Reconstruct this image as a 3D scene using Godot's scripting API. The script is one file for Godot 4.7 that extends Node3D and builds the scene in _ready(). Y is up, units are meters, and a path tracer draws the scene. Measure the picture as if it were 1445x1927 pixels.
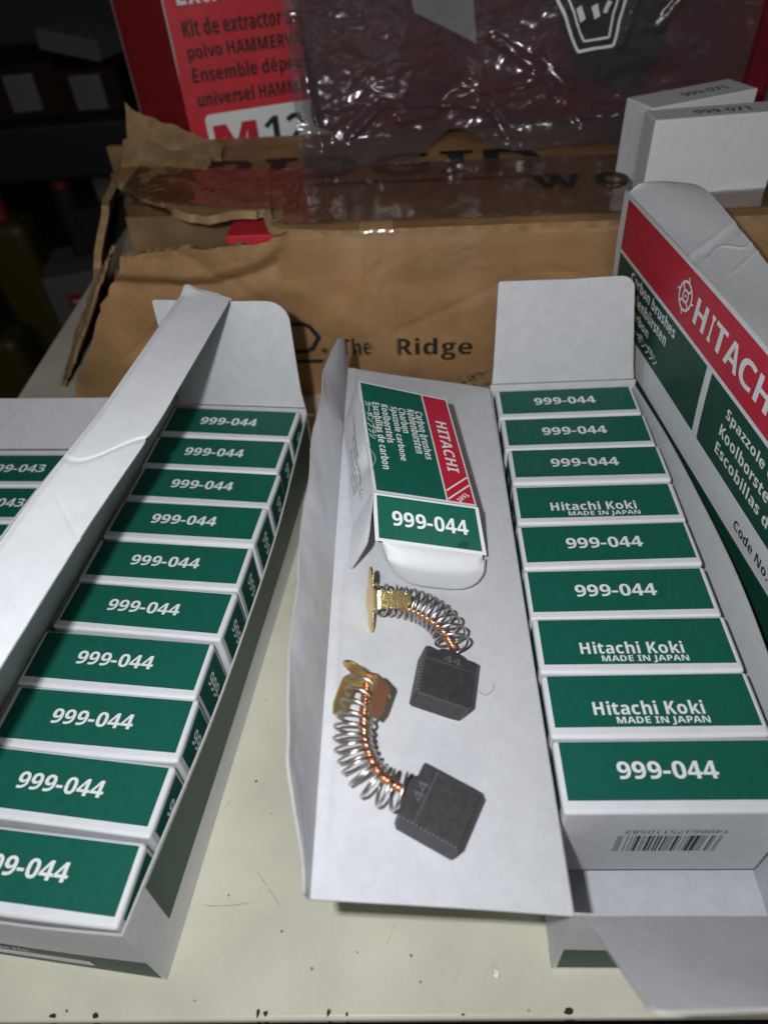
extends Node3D
# Millimetres in the tables below, metres in the scene. The table top is y = 0, the camera stands over x = 0, z = 0.

var M := {}
var bold: SystemFont
var plain_font: SystemFont
var heavy: FontVariation
var rng := RandomNumberGenerator.new()
var into := Transform3D()          # world -> the thing being built
var noise := FastNoiseLite.new()
var taken := {}

func _ready():
	rng.seed = 7
	noise.seed = 3
	noise.frequency = 0.02
	# ---- camera, surroundings, flash -------------------------------------------------
	var cam := Camera3D.new()
	cam.name = "camera"
	var right := Vector3(0.99666, -0.05861, 0.05686)
	var fwd := Vector3(0.0, -0.69629, -0.71776)
	var upv := Vector3(0.08166, 0.71537, -0.69396)
	cam.transform = Transform3D(Basis(right, upv, -fwd).orthonormalized(), Vector3(0, 0.185, 0))
	cam.near = 0.01
	cam.far = 20.0
	var lens := CameraAttributesPhysical.new()
	lens.frustum_focal_length = 16.74
	lens.frustum_focus_distance = 0.19
	lens.exposure_aperture = 9.2
	lens.frustum_near = 0.01
	lens.frustum_far = 20.0
	cam.attributes = lens
	cam.fov = 71.26
	add_child(cam)
	var we := WorldEnvironment.new()
	we.name = "surroundings"
	var env := Environment.new()
	env.background_mode = Environment.BG_COLOR
	env.background_color = Color(0.004, 0.0044, 0.0052).linear_to_srgb()
	env.tonemap_mode = Environment.TONE_MAPPER_LINEAR
	env.tonemap_exposure = 1.0
	env.sdfgi_enabled = true
	env.ssao_enabled = true
	env.ssil_enabled = true
	we.environment = env
	add_child(we)
	var flash := AreaLight3D.new()      # the phone's flash, a little up and left of its lens
	flash.name = "phone_flash"
	flash.area_size = Vector2(0.006, 0.006)
	flash.area_normalize_energy = true
	flash.light_energy = 0.0375
	flash.light_color = Color(0.975, 0.985, 1.0)
	flash.shadow_enabled = true
	flash.transform = Transform3D(cam.transform.basis, cam.position - fwd * 0.006 - right * 0.023 + upv * 0.014)
	add_child(flash)
	var fill_light := AreaLight3D.new()       # fill light added behind the camera to brighten the background
	fill_light.name = "added_fill_light"
	fill_light.area_size = Vector2(0.8, 0.5)
	fill_light.area_normalize_energy = true
	fill_light.light_energy = 0.54
	fill_light.light_color = Color(1.0, 0.985, 0.96)
	fill_light.shadow_enabled = true
	fill_light.look_at_from_position(Vector3(-0.06, 0.86, 1.42), Vector3(0, 0.05, -0.25))
	add_child(fill_light)

	bold = SystemFont.new()
	bold.font_names = PackedStringArray(["Droid Sans"])
	bold.font_weight = 700
	heavy = FontVariation.new()
	heavy.base_font = bold
	heavy.variation_embolden = 0.7
	plain_font = SystemFont.new()
	plain_font.font_names = PackedStringArray(["Droid Sans"])
	plain_font.font_weight = 400
	make_materials()
	# ---- the setting, then the big things, then the small ones -----------------------
	make_table()
	make_floor_and_shelf()
	make_brown_carton()
	make_red_box()
	make_bag()
	make_white_boxes()
	make_printed_tray()
	make_right_tray()
	make_left_tray()
	make_far_left_tray()
	make_small_box()
	make_brushes()
	make_crumbs()

# ======================================================================= helpers
func numbered(called: String) -> String:
	taken[called] = taken.get(called, -1) + 1
	return called if taken[called] == 0 else "%s_%03d" % [called, taken[called]]

func thing(called: String, label: String, category: String, xf := Transform3D(), group := "") -> Node3D:
	var o := Node3D.new()
	o.name = numbered(called)
	add_child(o, true)
	o.transform = xf
	o.set_meta("label", label)
	o.set_meta("category", category)
	if group:
		o.set_meta("group", group)
	into = xf.affine_inverse()
	return o

func obj(called: String, mesh: Mesh, parent: Node, m: Material = null) -> MeshInstance3D:
	var o := MeshInstance3D.new()
	o.name = called
	o.mesh = mesh
	if m:
		o.material_override = m
	parent.add_child(o, true)
	return o

func frame(o: Vector3, x: Vector3, y: Vector3) -> Transform3D:   # mm
	var xx := x.normalized()
	var zz := xx.cross(y).normalized()
	return Transform3D(Basis(xx, zz.cross(xx), zz), o * 0.001)

func tri(st: SurfaceTool, a: Vector3, b: Vector3, c: Vector3, na: Vector3, nb: Vector3, nc: Vector3):
	var g := (c - a).cross(b - a)
	if g.length_squared() < 1e-24:
		return
	if g.dot(na + nb + nc) < 0.0:
		st.set_normal(na); st.add_vertex(a)
		st.set_normal(nc); st.add_vertex(c)
		st.set_normal(nb); st.add_vertex(b)
	else:
		st.set_normal(na); st.add_vertex(a)
		st.set_normal(nb); st.add_vertex(b)
		st.set_normal(nc); st.add_vertex(c)

func flat_quad(st: SurfaceTool, a: Vector3, b: Vector3, c: Vector3, d: Vector3, n: Vector3):
	tri(st, a, b, c, n, n, n)
	tri(st, a, c, d, n, n, n)

func begin() -> SurfaceTool:
	var st := SurfaceTool.new()
	st.begin(Mesh.PRIMITIVE_TRIANGLES)
	return st

func W(p: Vector3) -> Vector3:
	return into * (p * 0.001)

# A sheet of card: f(u, v) in world mm, u and v from 0 to 1; its face looks along du x dv.
func sheet(f: Callable, nu: int, nv: int, t: float, face: Material, back: Material, rim: Material) -> ArrayMesh:
	var p := []
	for i in nu + 1:
		for j in nv + 1:
			p.append(W(f.call(float(i) / nu, float(j) / nv)))
	var n := []
	var w := nv + 1
	for i in nu + 1:
		for j in w:
			var du: Vector3 = p[mini(i + 1, nu) * w + j] - p[maxi(i - 1, 0) * w + j]
			var dv: Vector3 = p[i * w + mini(j + 1, nv)] - p[i * w + maxi(j - 1, 0)]
			if du.length_squared() < 1e-14:
				var jj := j + 1 if j < nv / 2 else j - 1
				du = p[mini(i + 1, nu) * w + jj] - p[maxi(i - 1, 0) * w + jj]
			if dv.length_squared() < 1e-14:
				var ii := i + 1 if i < nu / 2 else i - 1
				dv = p[ii * w + mini(j + 1, nv)] - p[ii * w + maxi(j - 1, 0)]
			n.append(du.cross(dv).normalized())
	var q := []
	for k in p.size():
		q.append(p[k] - n[k] * t * 0.001)
	var a := begin()
	var b := begin()
	for i in nu:
		for j in nv:
			var k := i * w + j
			tri(a, p[k], p[k + 1], p[k + w + 1], n[k], n[k + 1], n[k + w + 1])
			tri(a, p[k], p[k + w + 1], p[k + w], n[k], n[k + w + 1], n[k + w])
			tri(b, q[k], q[k + 1], q[k + w + 1], -n[k], -n[k + 1], -n[k + w + 1])
			tri(b, q[k], q[k + w + 1], q[k + w], -n[k], -n[k + w + 1], -n[k + w])
	var mesh := a.commit()
	b.commit(mesh)
	var e := begin()
	var loop := []
	for i in nu: loop.append(i * w)
	for j in nv: loop.append(nu * w + j)
	for i in nu: loop.append((nu - i) * w + nv)
	for j in nv: loop.append(nv - j)
	for k in loop.size():
		var s: int = loop[k]
		var z: int = loop[(k + 1) % loop.size()]
		var out: Vector3 = n[s].cross(p[z] - p[s]).normalized()
		# outward: away from the sheet's middle
		if out.dot(p[s] - p[(nu / 2) * w + nv / 2]) < 0.0:
			out = -out
		if out.length_squared() > 0.5:
			flat_quad(e, p[s], p[z], q[z], q[s], out)
	e.commit(mesh)
	mesh.surface_set_material(0, face)
	mesh.surface_set_material(1, back)
	mesh.surface_set_material(2, rim)
	return mesh

# Print that follows a sheet: the same f, a part of its range, lifted a little.
func skin(f: Callable, u0: float, u1: float, v0: float, v1: float, nu: int, nv: int, lift: float, m: Material) -> ArrayMesh:
	var st := begin()
	var at := func(i: int, j: int) -> Array:
		var u := lerpf(u0, u1, float(i) / nu)
		var v := lerpf(v0, v1, float(j) / nv)
		var e := 0.004
		var du: Vector3 = W(f.call(u + e, v)) - W(f.call(u - e, v))
		var dv: Vector3 = W(f.call(u, v + e)) - W(f.call(u, v - e))
		var nn := du.cross(dv).normalized()
		return [W(f.call(u, v)) + nn * lift * 0.001, nn]
	var g := []
	for i in nu + 1:
		for j in nv + 1:
			g.append(at.call(i, j))
	for i in nu:
		for j in nv:
			var a = g[i * (nv + 1) + j]
			var b = g[i * (nv + 1) + j + 1]
			var c = g[(i + 1) * (nv + 1) + j + 1]
			var d = g[(i + 1) * (nv + 1) + j]
			tri(st, a[0], b[0], c[0], a[1], b[1], c[1])
			tri(st, a[0], c[0], d[0], a[1], c[1], d[1])
	var mesh := st.commit()
	mesh.surface_set_material(0, m)
	return mesh

func patch(a: Vector3, b: Vector3, c: Vector3, d: Vector3) -> Callable:
	# (u, v): a at (0,0), b at (1,0), c at (1,1), d at (0,1)
	return func(u: float, v: float) -> Vector3:
		return a.lerp(b, u).lerp(d.lerp(c, u), v)

# A box with rounded edges, centred on its base; `warp` moves points (mm -> mm).
func rounded_box(size: Vector3, r: float, warp = null) -> ArrayMesh:
	var h := size * 0.5
	var st := begin()
	var map := func(p: Vector3) -> Vector3:
		return (warp.call(p) if warp != null else p) * 0.001
	for axis in 3:
		for s in [-1.0, 1.0]:
			var ua := (axis + 1) % 3
			var va := (axis + 2) % 3
			var us := steps(h[ua], r, warp != null)
			var vs := steps(h[va], r, warp != null)
			var g := []
			for i in us.size():
				for j in vs.size():
					var p := Vector3.ZERO
					p[axis] = s * h[axis]
					p[ua] = us[i]
					p[va] = vs[j]
					var inner := p.clamp(-h + Vector3.ONE * r, h - Vector3.ONE * r)
					var nn := (p - inner).normalized()
					g.append([map.call(inner + nn * r + Vector3(0, h.y, 0)), nn])
			for i in us.size() - 1:
				for j in vs.size() - 1:
					var a = g[i * vs.size() + j]
					var b = g[i * vs.size() + j + 1]
					var c = g[(i + 1) * vs.size() + j + 1]
					var d = g[(i + 1) * vs.size() + j]
					tri(st, a[0], b[0], c[0], a[1], b[1], c[1])
					tri(st, a[0], c[0], d[0], a[1], c[1], d[1])
	return st.commit()

func steps(h: float, r: float, fine: bool) -> Array:
	var out := [-h, -h + r * 0.4, -h + r]
	var n := 8 if fine else 2
	for k in range(1, n):
		out.append(lerpf(-h + r, h - r, float(k) / n))
	out.append_array([h - r, h - r * 0.4, h])
	return out

func panel_mesh(w: float, h: float) -> ArrayMesh:
	var st := begin()
	var x := w * 0.0005
	var y := h * 0.0005
	flat_quad(st, Vector3(-x, -y, 0), Vector3(x, -y, 0), Vector3(x, y, 0), Vector3(-x, y, 0), Vector3(0, 0, 1))
	return st.commit()

func panel(parent: Node, called: String, at: Vector3, x: Vector3, y: Vector3, w: float, h: float, m: Material) -> MeshInstance3D:
	var o := obj(called, panel_mesh(w, h), parent, m)
	o.transform = frame(at, x, y)
	return o

# Lettering on the plane through `at` (mm, the middle of the ink) with x along the line and y up the letters.
func words(parent: Node, called: String, s: String, at: Vector3, x: Vector3, y: Vector3, w: float, h: float, m: Material, f: Font = null) -> MeshInstance3D:
	var tm := TextMesh.new()
	tm.text = s
	tm.font = f if f else bold
	tm.font_size = 48
	tm.pixel_size = 0.01
	tm.depth = 0.0
	tm.curve_step = 1.5
	var box := tm.get_aabb()
	var sx := w * 0.001 / box.size.x
	var sy := h * 0.001 / box.size.y if h > 0.0 else sx
	var fr := frame(at, x, y)
	var b := Basis(fr.basis.x * sx, fr.basis.y * sy, fr.basis.z)
	var o := obj(called, tm, parent, m)
	o.transform = Transform3D(b, at * 0.001 - b * box.get_center())
	return o

# Lettering that follows a bent sheet: `where` turns (x, y), both 0 to 1 across the ink, into the sheet's (u, v).
func bent_words(parent: Node, called: String, s: String, f: Callable, where: Callable, lift: float, m: Material, fnt: Font = null) -> MeshInstance3D:
	var tm := TextMesh.new()
	tm.text = s
	tm.font = fnt if fnt else bold
	tm.font_size = 48
	tm.pixel_size = 0.01
	tm.depth = 0.0
	tm.curve_step = 1.5
	var box := tm.get_aabb()
	var arr := tm.surface_get_arrays(0)
	var pts: PackedVector3Array = arr[Mesh.ARRAY_VERTEX]
	var idx: PackedInt32Array = arr[Mesh.ARRAY_INDEX]
	var at := PackedVector3Array()
	var nr := PackedVector3Array()
	for p in pts:
		var q: Vector2 = where.call((p.x - box.position.x) / box.size.x, (p.y - box.position.y) / box.size.y)
		var e := 0.004
		var du: Vector3 = W(f.call(q.x + e, q.y)) - W(f.call(q.x - e, q.y))
		var dv: Vector3 = W(f.call(q.x, q.y + e)) - W(f.call(q.x, q.y - e))
		var nn := du.cross(dv).normalized()
		at.append(W(f.call(q.x, q.y)) + nn * lift * 0.001)
		nr.append(nn)
	var st := begin()
	for k in range(0, idx.size(), 3):
		tri(st, at[idx[k]], at[idx[k + 1]], at[idx[k + 2]], nr[idx[k]], nr[idx[k + 1]], nr[idx[k + 2]])
	return obj(called, st.commit(), parent, m)

# A flat polygon (mm, in its own x/y) with thickness t below its face and softened edges.
func slab(poly: PackedVector2Array, t: float, bevel: float) -> ArrayMesh:
	var st := begin()
	var n := poly.size()
	if Geometry2D.is_polygon_clockwise(poly):
		poly.reverse()
	var inner := PackedVector2Array()
	for i in n:
		var a := (poly[i] - poly[(i + n - 1) % n]).normalized()
		var b := (poly[(i + 1) % n] - poly[i]).normalized()
		var na := Vector2(-a.y, a.x)
		var nb := Vector2(-b.y, b.x)
		var m := (na + nb).normalized()
		inner.append(poly[i] + m * bevel / maxf(0.35, m.dot(na)))
	var idx := Geometry2D.triangulate_polygon(inner)
	var v3 := func(p: Vector2, z: float) -> Vector3:
		return Vector3(p.x, p.y, z) * 0.001
	for k in range(0, idx.size(), 3):
		for z in [[0.0, 1.0], [-t, -1.0]]:
			var nn := Vector3(0, 0, z[1])
			tri(st, v3.call(inner[idx[k]], z[0]), v3.call(inner[idx[k + 1]], z[0]), v3.call(inner[idx[k + 2]], z[0]), nn, nn, nn)
	for i in n:
		var j := (i + 1) % n
		var e := poly[j] - poly[i]
		var o := Vector3(e.y, -e.x, 0).normalized()
		flat_quad(st, v3.call(poly[i], -bevel), v3.call(poly[j], -bevel), v3.call(poly[j], -t + bevel), v3.call(poly[i], -t + bevel), o)
		flat_quad(st, v3.call(inner[i], 0.0), v3.call(inner[j], 0.0), v3.call(poly[j], -bevel), v3.call(poly[i], -bevel), (o + Vector3(0, 0, 1)).normalized())
		flat_quad(st, v3.call(inner[i], -t), v3.call(inner[j], -t), v3.call(poly[j], -t + bevel), v3.call(poly[i], -t + bevel), (o - Vector3(0, 0, 1)).normalized())
	return st.commit()

func ribbon(path: PackedVector2Array, w: float, m: Material) -> ArrayMesh:   # flat line drawn in x/y
	var st := begin()
	for i in path.size() - 1:
		var e := (path[i + 1] - path[i]).normalized() * w * 0.5
		var s := Vector2(-e.y, e.x)
		var c := [path[i] + s - e * 0.6, path[i] - s - e * 0.6, path[i + 1] - s + e * 0.6, path[i + 1] + s + e * 0.6]
		var v := []
		for p in c: v.append(Vector3(p.x, p.y, 0.004 * (i % 2)) * 0.001)
		flat_quad(st, v[0], v[1], v[2], v[3], Vector3(0, 0, 1))
	var mesh := st.commit()
	mesh.surface_set_material(0, m)
	return mesh

func tube(st: SurfaceTool, path: PackedVector3Array, r: float, sides: int):   # world mm
	var rings := []
	var side := Vector3.ZERO
	for i in path.size():
		var d := (path[mini(i + 1, path.size() - 1)] - path[maxi(i - 1, 0)]).normalized()
		if side == Vector3.ZERO:
			side = d.cross(Vector3.UP if absf(d.y) < 0.9 else Vector3.RIGHT).normalized()
		side = (side - d * side.dot(d)).normalized()
		var o := d.cross(side)
		var ring := []
		for k in sides:
			var a := TAU * k / sides
			var nn := side * cos(a) + o * sin(a)
			ring.append([W(path[i] + nn * r), into.basis * nn])
		rings.append(ring)
	for i in path.size() - 1:
		for k in sides:
			var a = rings[i][k]
			var b = rings[i][(k + 1) % sides]
			var c = rings[i + 1][(k + 1) % sides]
			var d = rings[i + 1][k]
			tri(st, a[0], b[0], c[0], a[1], b[1], c[1])
			tri(st, a[0], c[0], d[0], a[1], c[1], d[1])
	for e in [0, path.size() - 1]:
		var c := W(path[e])
		var nn: Vector3 = into.basis * (path[1] - path[0] if e == 0 else path[e - 1] - path[e]).normalized() * -1.0
		for k in sides:
			tri(st, c, rings[e][k][0], rings[e][(k + 1) % sides][0], nn, nn, nn)

func smooth_path(pts: Array, per: int) -> PackedVector3Array:
	var out := PackedVector3Array()
	for i in pts.size() - 1:
		var a: Vector3 = pts[maxi(i - 1, 0)]
		var b: Vector3 = pts[i]
		var c: Vector3 = pts[i + 1]
		var d: Vector3 = pts[mini(i + 2, pts.size() - 1)]
		for k in per:
			out.append(b.cubic_interpolate(c, a, d, float(k) / per))
	out.append(pts[pts.size() - 1])
	return out

# ======================================================================= materials
func speckled(size: int, freq: float, amp: float, fine: float, specks: int, dark: float, seed_: int) -> ImageTexture:
	var f := FastNoiseLite.new()
	f.seed = seed_
	f.frequency = freq
	f.fractal_octaves = 4
	var big := f.get_seamless_image(size, size)
	var img := Image.create(size, size, false, Image.FORMAT_RGB8)
	var r := RandomNumberGenerator.new()
	r.seed = seed_
	for y in size:
		for x in size:
			var v := 1.0 - amp * (1.0 - big.get_pixel(x, y).r) - fine * r.randf()
			img.set_pixel(x, y, Color(v, v, v))
	for k in specks:
		var x := r.randi() % size
		var y := r.randi() % size
		var l := 1 + r.randi() % 3
		var d := Vector2.from_angle(r.randf() * TAU)
		for q in l:
			var px := posmod(int(x + d.x * q), size)
			var py := posmod(int(y + d.y * q), size)
			img.set_pixel(px, py, img.get_pixel(px, py) * (1.0 - dark * r.randf()))
	img.generate_mipmaps()
	return ImageTexture.create_from_image(img)

func mat(called: String, c: Color, rough: float, metal := 0.0, spec := 0.5, tex: Texture2D = null, per_metre := 30.0) -> StandardMaterial3D:
	var m := StandardMaterial3D.new()
	m.resource_name = called
	m.albedo_color = c.linear_to_srgb()
	m.roughness = rough
	m.metallic = metal
	m.metallic_specular = spec
	if tex:
		m.albedo_texture = tex
		m.uv1_triplanar = true
		m.uv1_scale = Vector3.ONE * per_metre
	M[called] = m
	return m

func bump(m: StandardMaterial3D, freq: float, depth_cm: float, size := 256, seed_ := 5):
	var f := FastNoiseLite.new()
	f.seed = seed_
	f.frequency = freq
	f.fractal_octaves = 3
	m.heightmap_enabled = true
	m.heightmap_texture = ImageTexture.create_from_image(f.get_seamless_image(size, size))
	m.heightmap_scale = depth_cm
	m.uv1_triplanar = true

func make_materials():
	var card := speckled(512, 0.012, 0.035, 0.05, 260, 0.22, 11)
	var grey_board := speckled(512, 0.012, 0.045, 0.12, 1300, 0.4, 12)
	var ink := speckled(512, 0.02, 0.08, 0.14, 160, 0.3, 13)
	var kraft := speckled(512, 0.005, 0.24, 0.08, 900, 0.45, 14)
	var coal := speckled(256, 0.03, 0.16, 0.16, 500, 0.5, 15)
	mat("white card", Color(0.80, 0.81, 0.83), 0.5, 0.0, 0.4, card, 30.0)
	mat("board", Color(0.715, 0.725, 0.75), 0.75, 0.0, 0.25, grey_board, 28.0)
	mat("cut edge", Color(0.55, 0.54, 0.52), 0.85, 0.0, 0.2, grey_board, 60.0)
	mat("green ink", Color(0.011, 0.142, 0.097), 0.45, 0.0, 0.35, ink, 30.0)
	mat("dark green ink", Color(0.010, 0.085, 0.055), 0.45, 0.0, 0.35, ink, 30.0)
	mat("red ink", Color(0.68, 0.026, 0.060), 0.45, 0.0, 0.35, ink, 30.0)
	mat("pale ink", Color(0.78, 0.80, 0.80), 0.5, 0.0, 0.35)
	mat("black ink", Color(0.022, 0.026, 0.026), 0.5, 0.0, 0.35)
	mat("faded ink", Color(0.09, 0.09, 0.09), 0.6, 0.0, 0.3)
	mat("painted pink reflection", Color(0.75, 0.42, 0.45), 0.6, 0.0, 0.3)
	mat("kraft", Color(0.56, 0.325, 0.148), 0.6, 0.0, 0.35, kraft, 9.0)
	bump(M["kraft"], 0.02, 0.012)
	mat("torn kraft", Color(0.50, 0.33, 0.17), 0.95, 0.0, 0.1, kraft, 40.0)
	mat("kraft inside", Color(0.33, 0.21, 0.11), 0.9, 0.0, 0.1, kraft, 14.0)
	mat("box red", Color(0.78, 0.045, 0.062), 0.5, 0.0, 0.4, ink, 9.0)
	mat("pouch red", Color(0.22, 0.012, 0.022), 0.8, 0.0, 0.3, kraft, 12.0)
	mat("pouch black", Color(0.018, 0.018, 0.020), 0.7, 0.0, 0.3)
	mat("carbon", Color(0.066, 0.064, 0.069), 0.48, 0.0, 0.45, coal, 60.0)
	bump(M["carbon"], 0.12, 0.0018, 256, 8)
	mat("carbon mark", Color(0.125, 0.125, 0.13), 0.6, 0.0, 0.4)
	mat("steel wire", Color(0.62, 0.60, 0.58), 0.32, 1.0)
	mat("copper", Color(0.90, 0.42, 0.24), 0.34, 1.0)
	mat("brass", Color(0.86, 0.66, 0.30), 0.28, 1.0)
	bump(M["brass"], 0.08, 0.006, 256, 9)
	M["brass"].uv1_scale = Vector3.ONE * 150.0
	mat("brass copper reflection", Color(0.50, 0.22, 0.13), 0.5, 0.7)  # for a brass arm, its copper-toned reflection put into the colour
	mat("rust", Color(0.055, 0.030, 0.018), 0.9, 0.0, 0.2)
	mat("dark steel", Color(0.05, 0.05, 0.045), 0.6, 0.0, 0.4)
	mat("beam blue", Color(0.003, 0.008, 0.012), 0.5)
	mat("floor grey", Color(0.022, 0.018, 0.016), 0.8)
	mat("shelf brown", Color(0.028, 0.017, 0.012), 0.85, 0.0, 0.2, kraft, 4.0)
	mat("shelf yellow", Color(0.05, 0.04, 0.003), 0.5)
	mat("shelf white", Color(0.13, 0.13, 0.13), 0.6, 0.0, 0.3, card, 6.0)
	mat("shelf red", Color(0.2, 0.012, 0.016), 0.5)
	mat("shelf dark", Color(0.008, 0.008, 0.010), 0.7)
	mat("grey label", Color(0.62, 0.64, 0.66), 0.6)
	# clear films
	var bag := mat("bag film", Color(0.115, 0.10, 0.11), 0.16, 0.0, 0.55)
	bag.albedo_color.a = 0.26
	bag.transparency = BaseMaterial3D.TRANSPARENCY_ALPHA
	var tape := mat("tape film", Color(0.20, 0.10, 0.06), 0.12, 0.0, 0.6)
	tape.albedo_color.a = 0.22
	tape.transparency = BaseMaterial3D.TRANSPARENCY_ALPHA
	var pale := mat("pale tape", Color(0.72, 0.46, 0.24), 0.16, 0.0, 0.5)
	pale.albedo_color.a = 0.13
	pale.transparency = BaseMaterial3D.TRANSPARENCY_ALPHA
	var bead := mat("clear bead", Color(0.9, 0.9, 0.86), 0.05)
	bead.albedo_color.a = 0.1
	bead.refraction_enabled = true
	bead.refraction_scale = 0.05
	# cream enamel with hairline scratches and dirt
	var n := 1024
	var f := FastNoiseLite.new()
	f.seed = 21
	f.frequency = 0.006
	f.fractal_octaves = 5
	var big := f.get_seamless_image(n, n)
	var img := Image.create(n, n, false, Image.FORMAT_RGB8)
	var r := RandomNumberGenerator.new()
	r.seed = 22
	for y in n:
		for x in n:
			var v := 1.0 - 0.09 * (1.0 - big.get_pixel(x, y).r) - 0.03 * r.randf()
			img.set_pixel(x, y, Color(v, v, v * (0.985 + 0.015 * v)))
	for k in 60:
		var p := Vector2(r.randf() * n, r.randf() * n)
		var d := Vector2.from_angle(r.randf() * TAU)
		var bend := (r.randf() - 0.5) * 0.02
		var tone := 0.72 + 0.25 * r.randf()
		if k % 9 == 0:
			tone = 1.06
		for q in int(10 + 90 * r.randf() * r.randf()):
			p += d
			d = d.rotated(bend)
			if r.randf() < 0.75:
				var px := posmod(int(p.x), n)
				var py := posmod(int(p.y), n)
				img.set_pixel(px, py, (img.get_pixel(px, py) * tone).clamp())
	for k in 110:
		var p := Vector2(r.randf() * n, r.randf() * n)
		var rad := 0.6 + 1.6 * r.randf() * r.randf()
		var tone := Color(0.55, 0.5, 0.42) if k % 4 else Color(0.32, 0.26, 0.2)
		for y in range(-3, 4):
			for x in range(-3, 4):
				if Vector2(x, y).length() < rad + r.randf() * 0.6:
					var px := posmod(int(p.x) + x, n)
					var py := posmod(int(p.y) + y, n)
					img.set_pixel(px, py, img.get_pixel(px, py) * tone.lerp(Color.WHITE, 0.5 * r.randf()))
	img.generate_mipmaps()
	mat("cream enamel", Color(0.70, 0.675, 0.55), 0.38, 0.0, 0.45, ImageTexture.create_from_image(img), 5.0)

# ======================================================================= setting
func make_table():
	var t := thing("work_table", "cream enamelled work table with chipped front edge under the cartons", "table", frame(Vector3(0, 0, -33.9), Vector3(0.998, 0, 0.062), Vector3.UP))
	into = Transform3D()
	# front edge is local z = 0, left edge local x = -170; a rolled lip of 2 mm
	var prof := []
	prof.append(Vector2(-1100, 0))
	prof.append(Vector2(-60, 0))
	for k in 7:
		var a := PI * 0.5 * k / 6.0
		prof.append(Vector2(-1.0 + 1.0 * sin(a), -1.0 + 1.0 * cos(a)))
	prof.append(Vector2(0, -2.2))
	prof.append(Vector2(-9, -2.2))
	var top := begin()
	for i in prof.size() - 1:
		var a: Vector2 = prof[i]
		var b: Vector2 = prof[i + 1]
		var na := Vector3(0, 1, 0)
		var nb := Vector3(0, 1, 0)
		if i >= 2 and i <= 7:
			na = Vector3(0, a.y + 1.0, a.x + 1.0).normalized()
			nb = Vector3(0, b.y + 1.0, b.x + 1.0).normalized()
		elif i == 8:
			na = Vector3(0, 0, 1); nb = na
		elif i == 9:
			na = Vector3(0, -1, 0); nb = na
		var x0 := -0.182
		var x1 := 0.62
		var p := [Vector3(x0, a.y * 0.001, a.x * 0.001), Vector3(x1, a.y * 0.001, a.x * 0.001), Vector3(x1, b.y * 0.001, b.x * 0.001), Vector3(x0, b.y * 0.001, b.x * 0.001)]
		tri(top, p[0], p[1], p[2], na, na, nb)
		tri(top, p[0], p[2], p[3], na, nb, nb)
	flat_quad(top, Vector3(-0.182, 0, -1.1), Vector3(-0.182, 0, -0.001), Vector3(-0.182, -0.0022, -0.001), Vector3(-0.182, -0.0022, -1.1), Vector3(-1, 0, 0))
	obj("table_top", top.commit(), t, M["cream enamel"])
	obj("apron", rounded_box(Vector3(780, 40, 1070), 1.0), t, M["dark steel"]).position = Vector3(0.219, -0.0425, -0.549)
	for x in [-150.0, 580.0]:
		for z in [-60.0, -1040.0]:
			var leg := obj("leg", rounded_box(Vector3(40, 826, 40), 3.0), t, M["dark steel"])
			leg.position = Vector3(x, -870, z) * 0.001
	var chips := [[-82.0, 1.6, 0.9], [-72.4, 1.5, 1.2], [-36.4, 0.8, 1.7], [-34.8, 1.1, 1.3], [-21.0, 0.8, 1.7], [-17.0, 0.7, 0.9], [30.6, 2.4, 1.3], [8.0, 0.8, 0.4]]
	for c in chips:
		var poly := PackedVector2Array()
		for k in 9:
			var a: float = TAU * k / 9.0
			poly.append(Vector2(cos(a) * c[1] * 0.5, sin(a) * c[2] * 0.5) * rng.randf_range(0.65, 1.25))
		var o := obj("paint_chip", slab(poly, 0.12, 0.03), t, M["rust"])
		o.transform = Transform3D(Basis(Vector3(1, 0, 0), Vector3(0, 0, -1), Vector3(0, 1, 0)), Vector3(c[0] * 1.0, 0.1, -0.7 - c[2] * 0.42) * 0.001)
		for q in poly.size():
			poly[q] = Vector2(poly[q].x, poly[q].y * 0.5)
		var s := obj("paint_chip", slab(poly, 0.12, 0.03), t, M["rust"])
		s.transform = Transform3D(Basis(Vector3(1, 0, 0), Vector3(0, 1, 0), Vector3(0, 0, 1)), Vector3(c[0] + 0.2, -1.25, 0.1) * 0.001)

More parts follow.
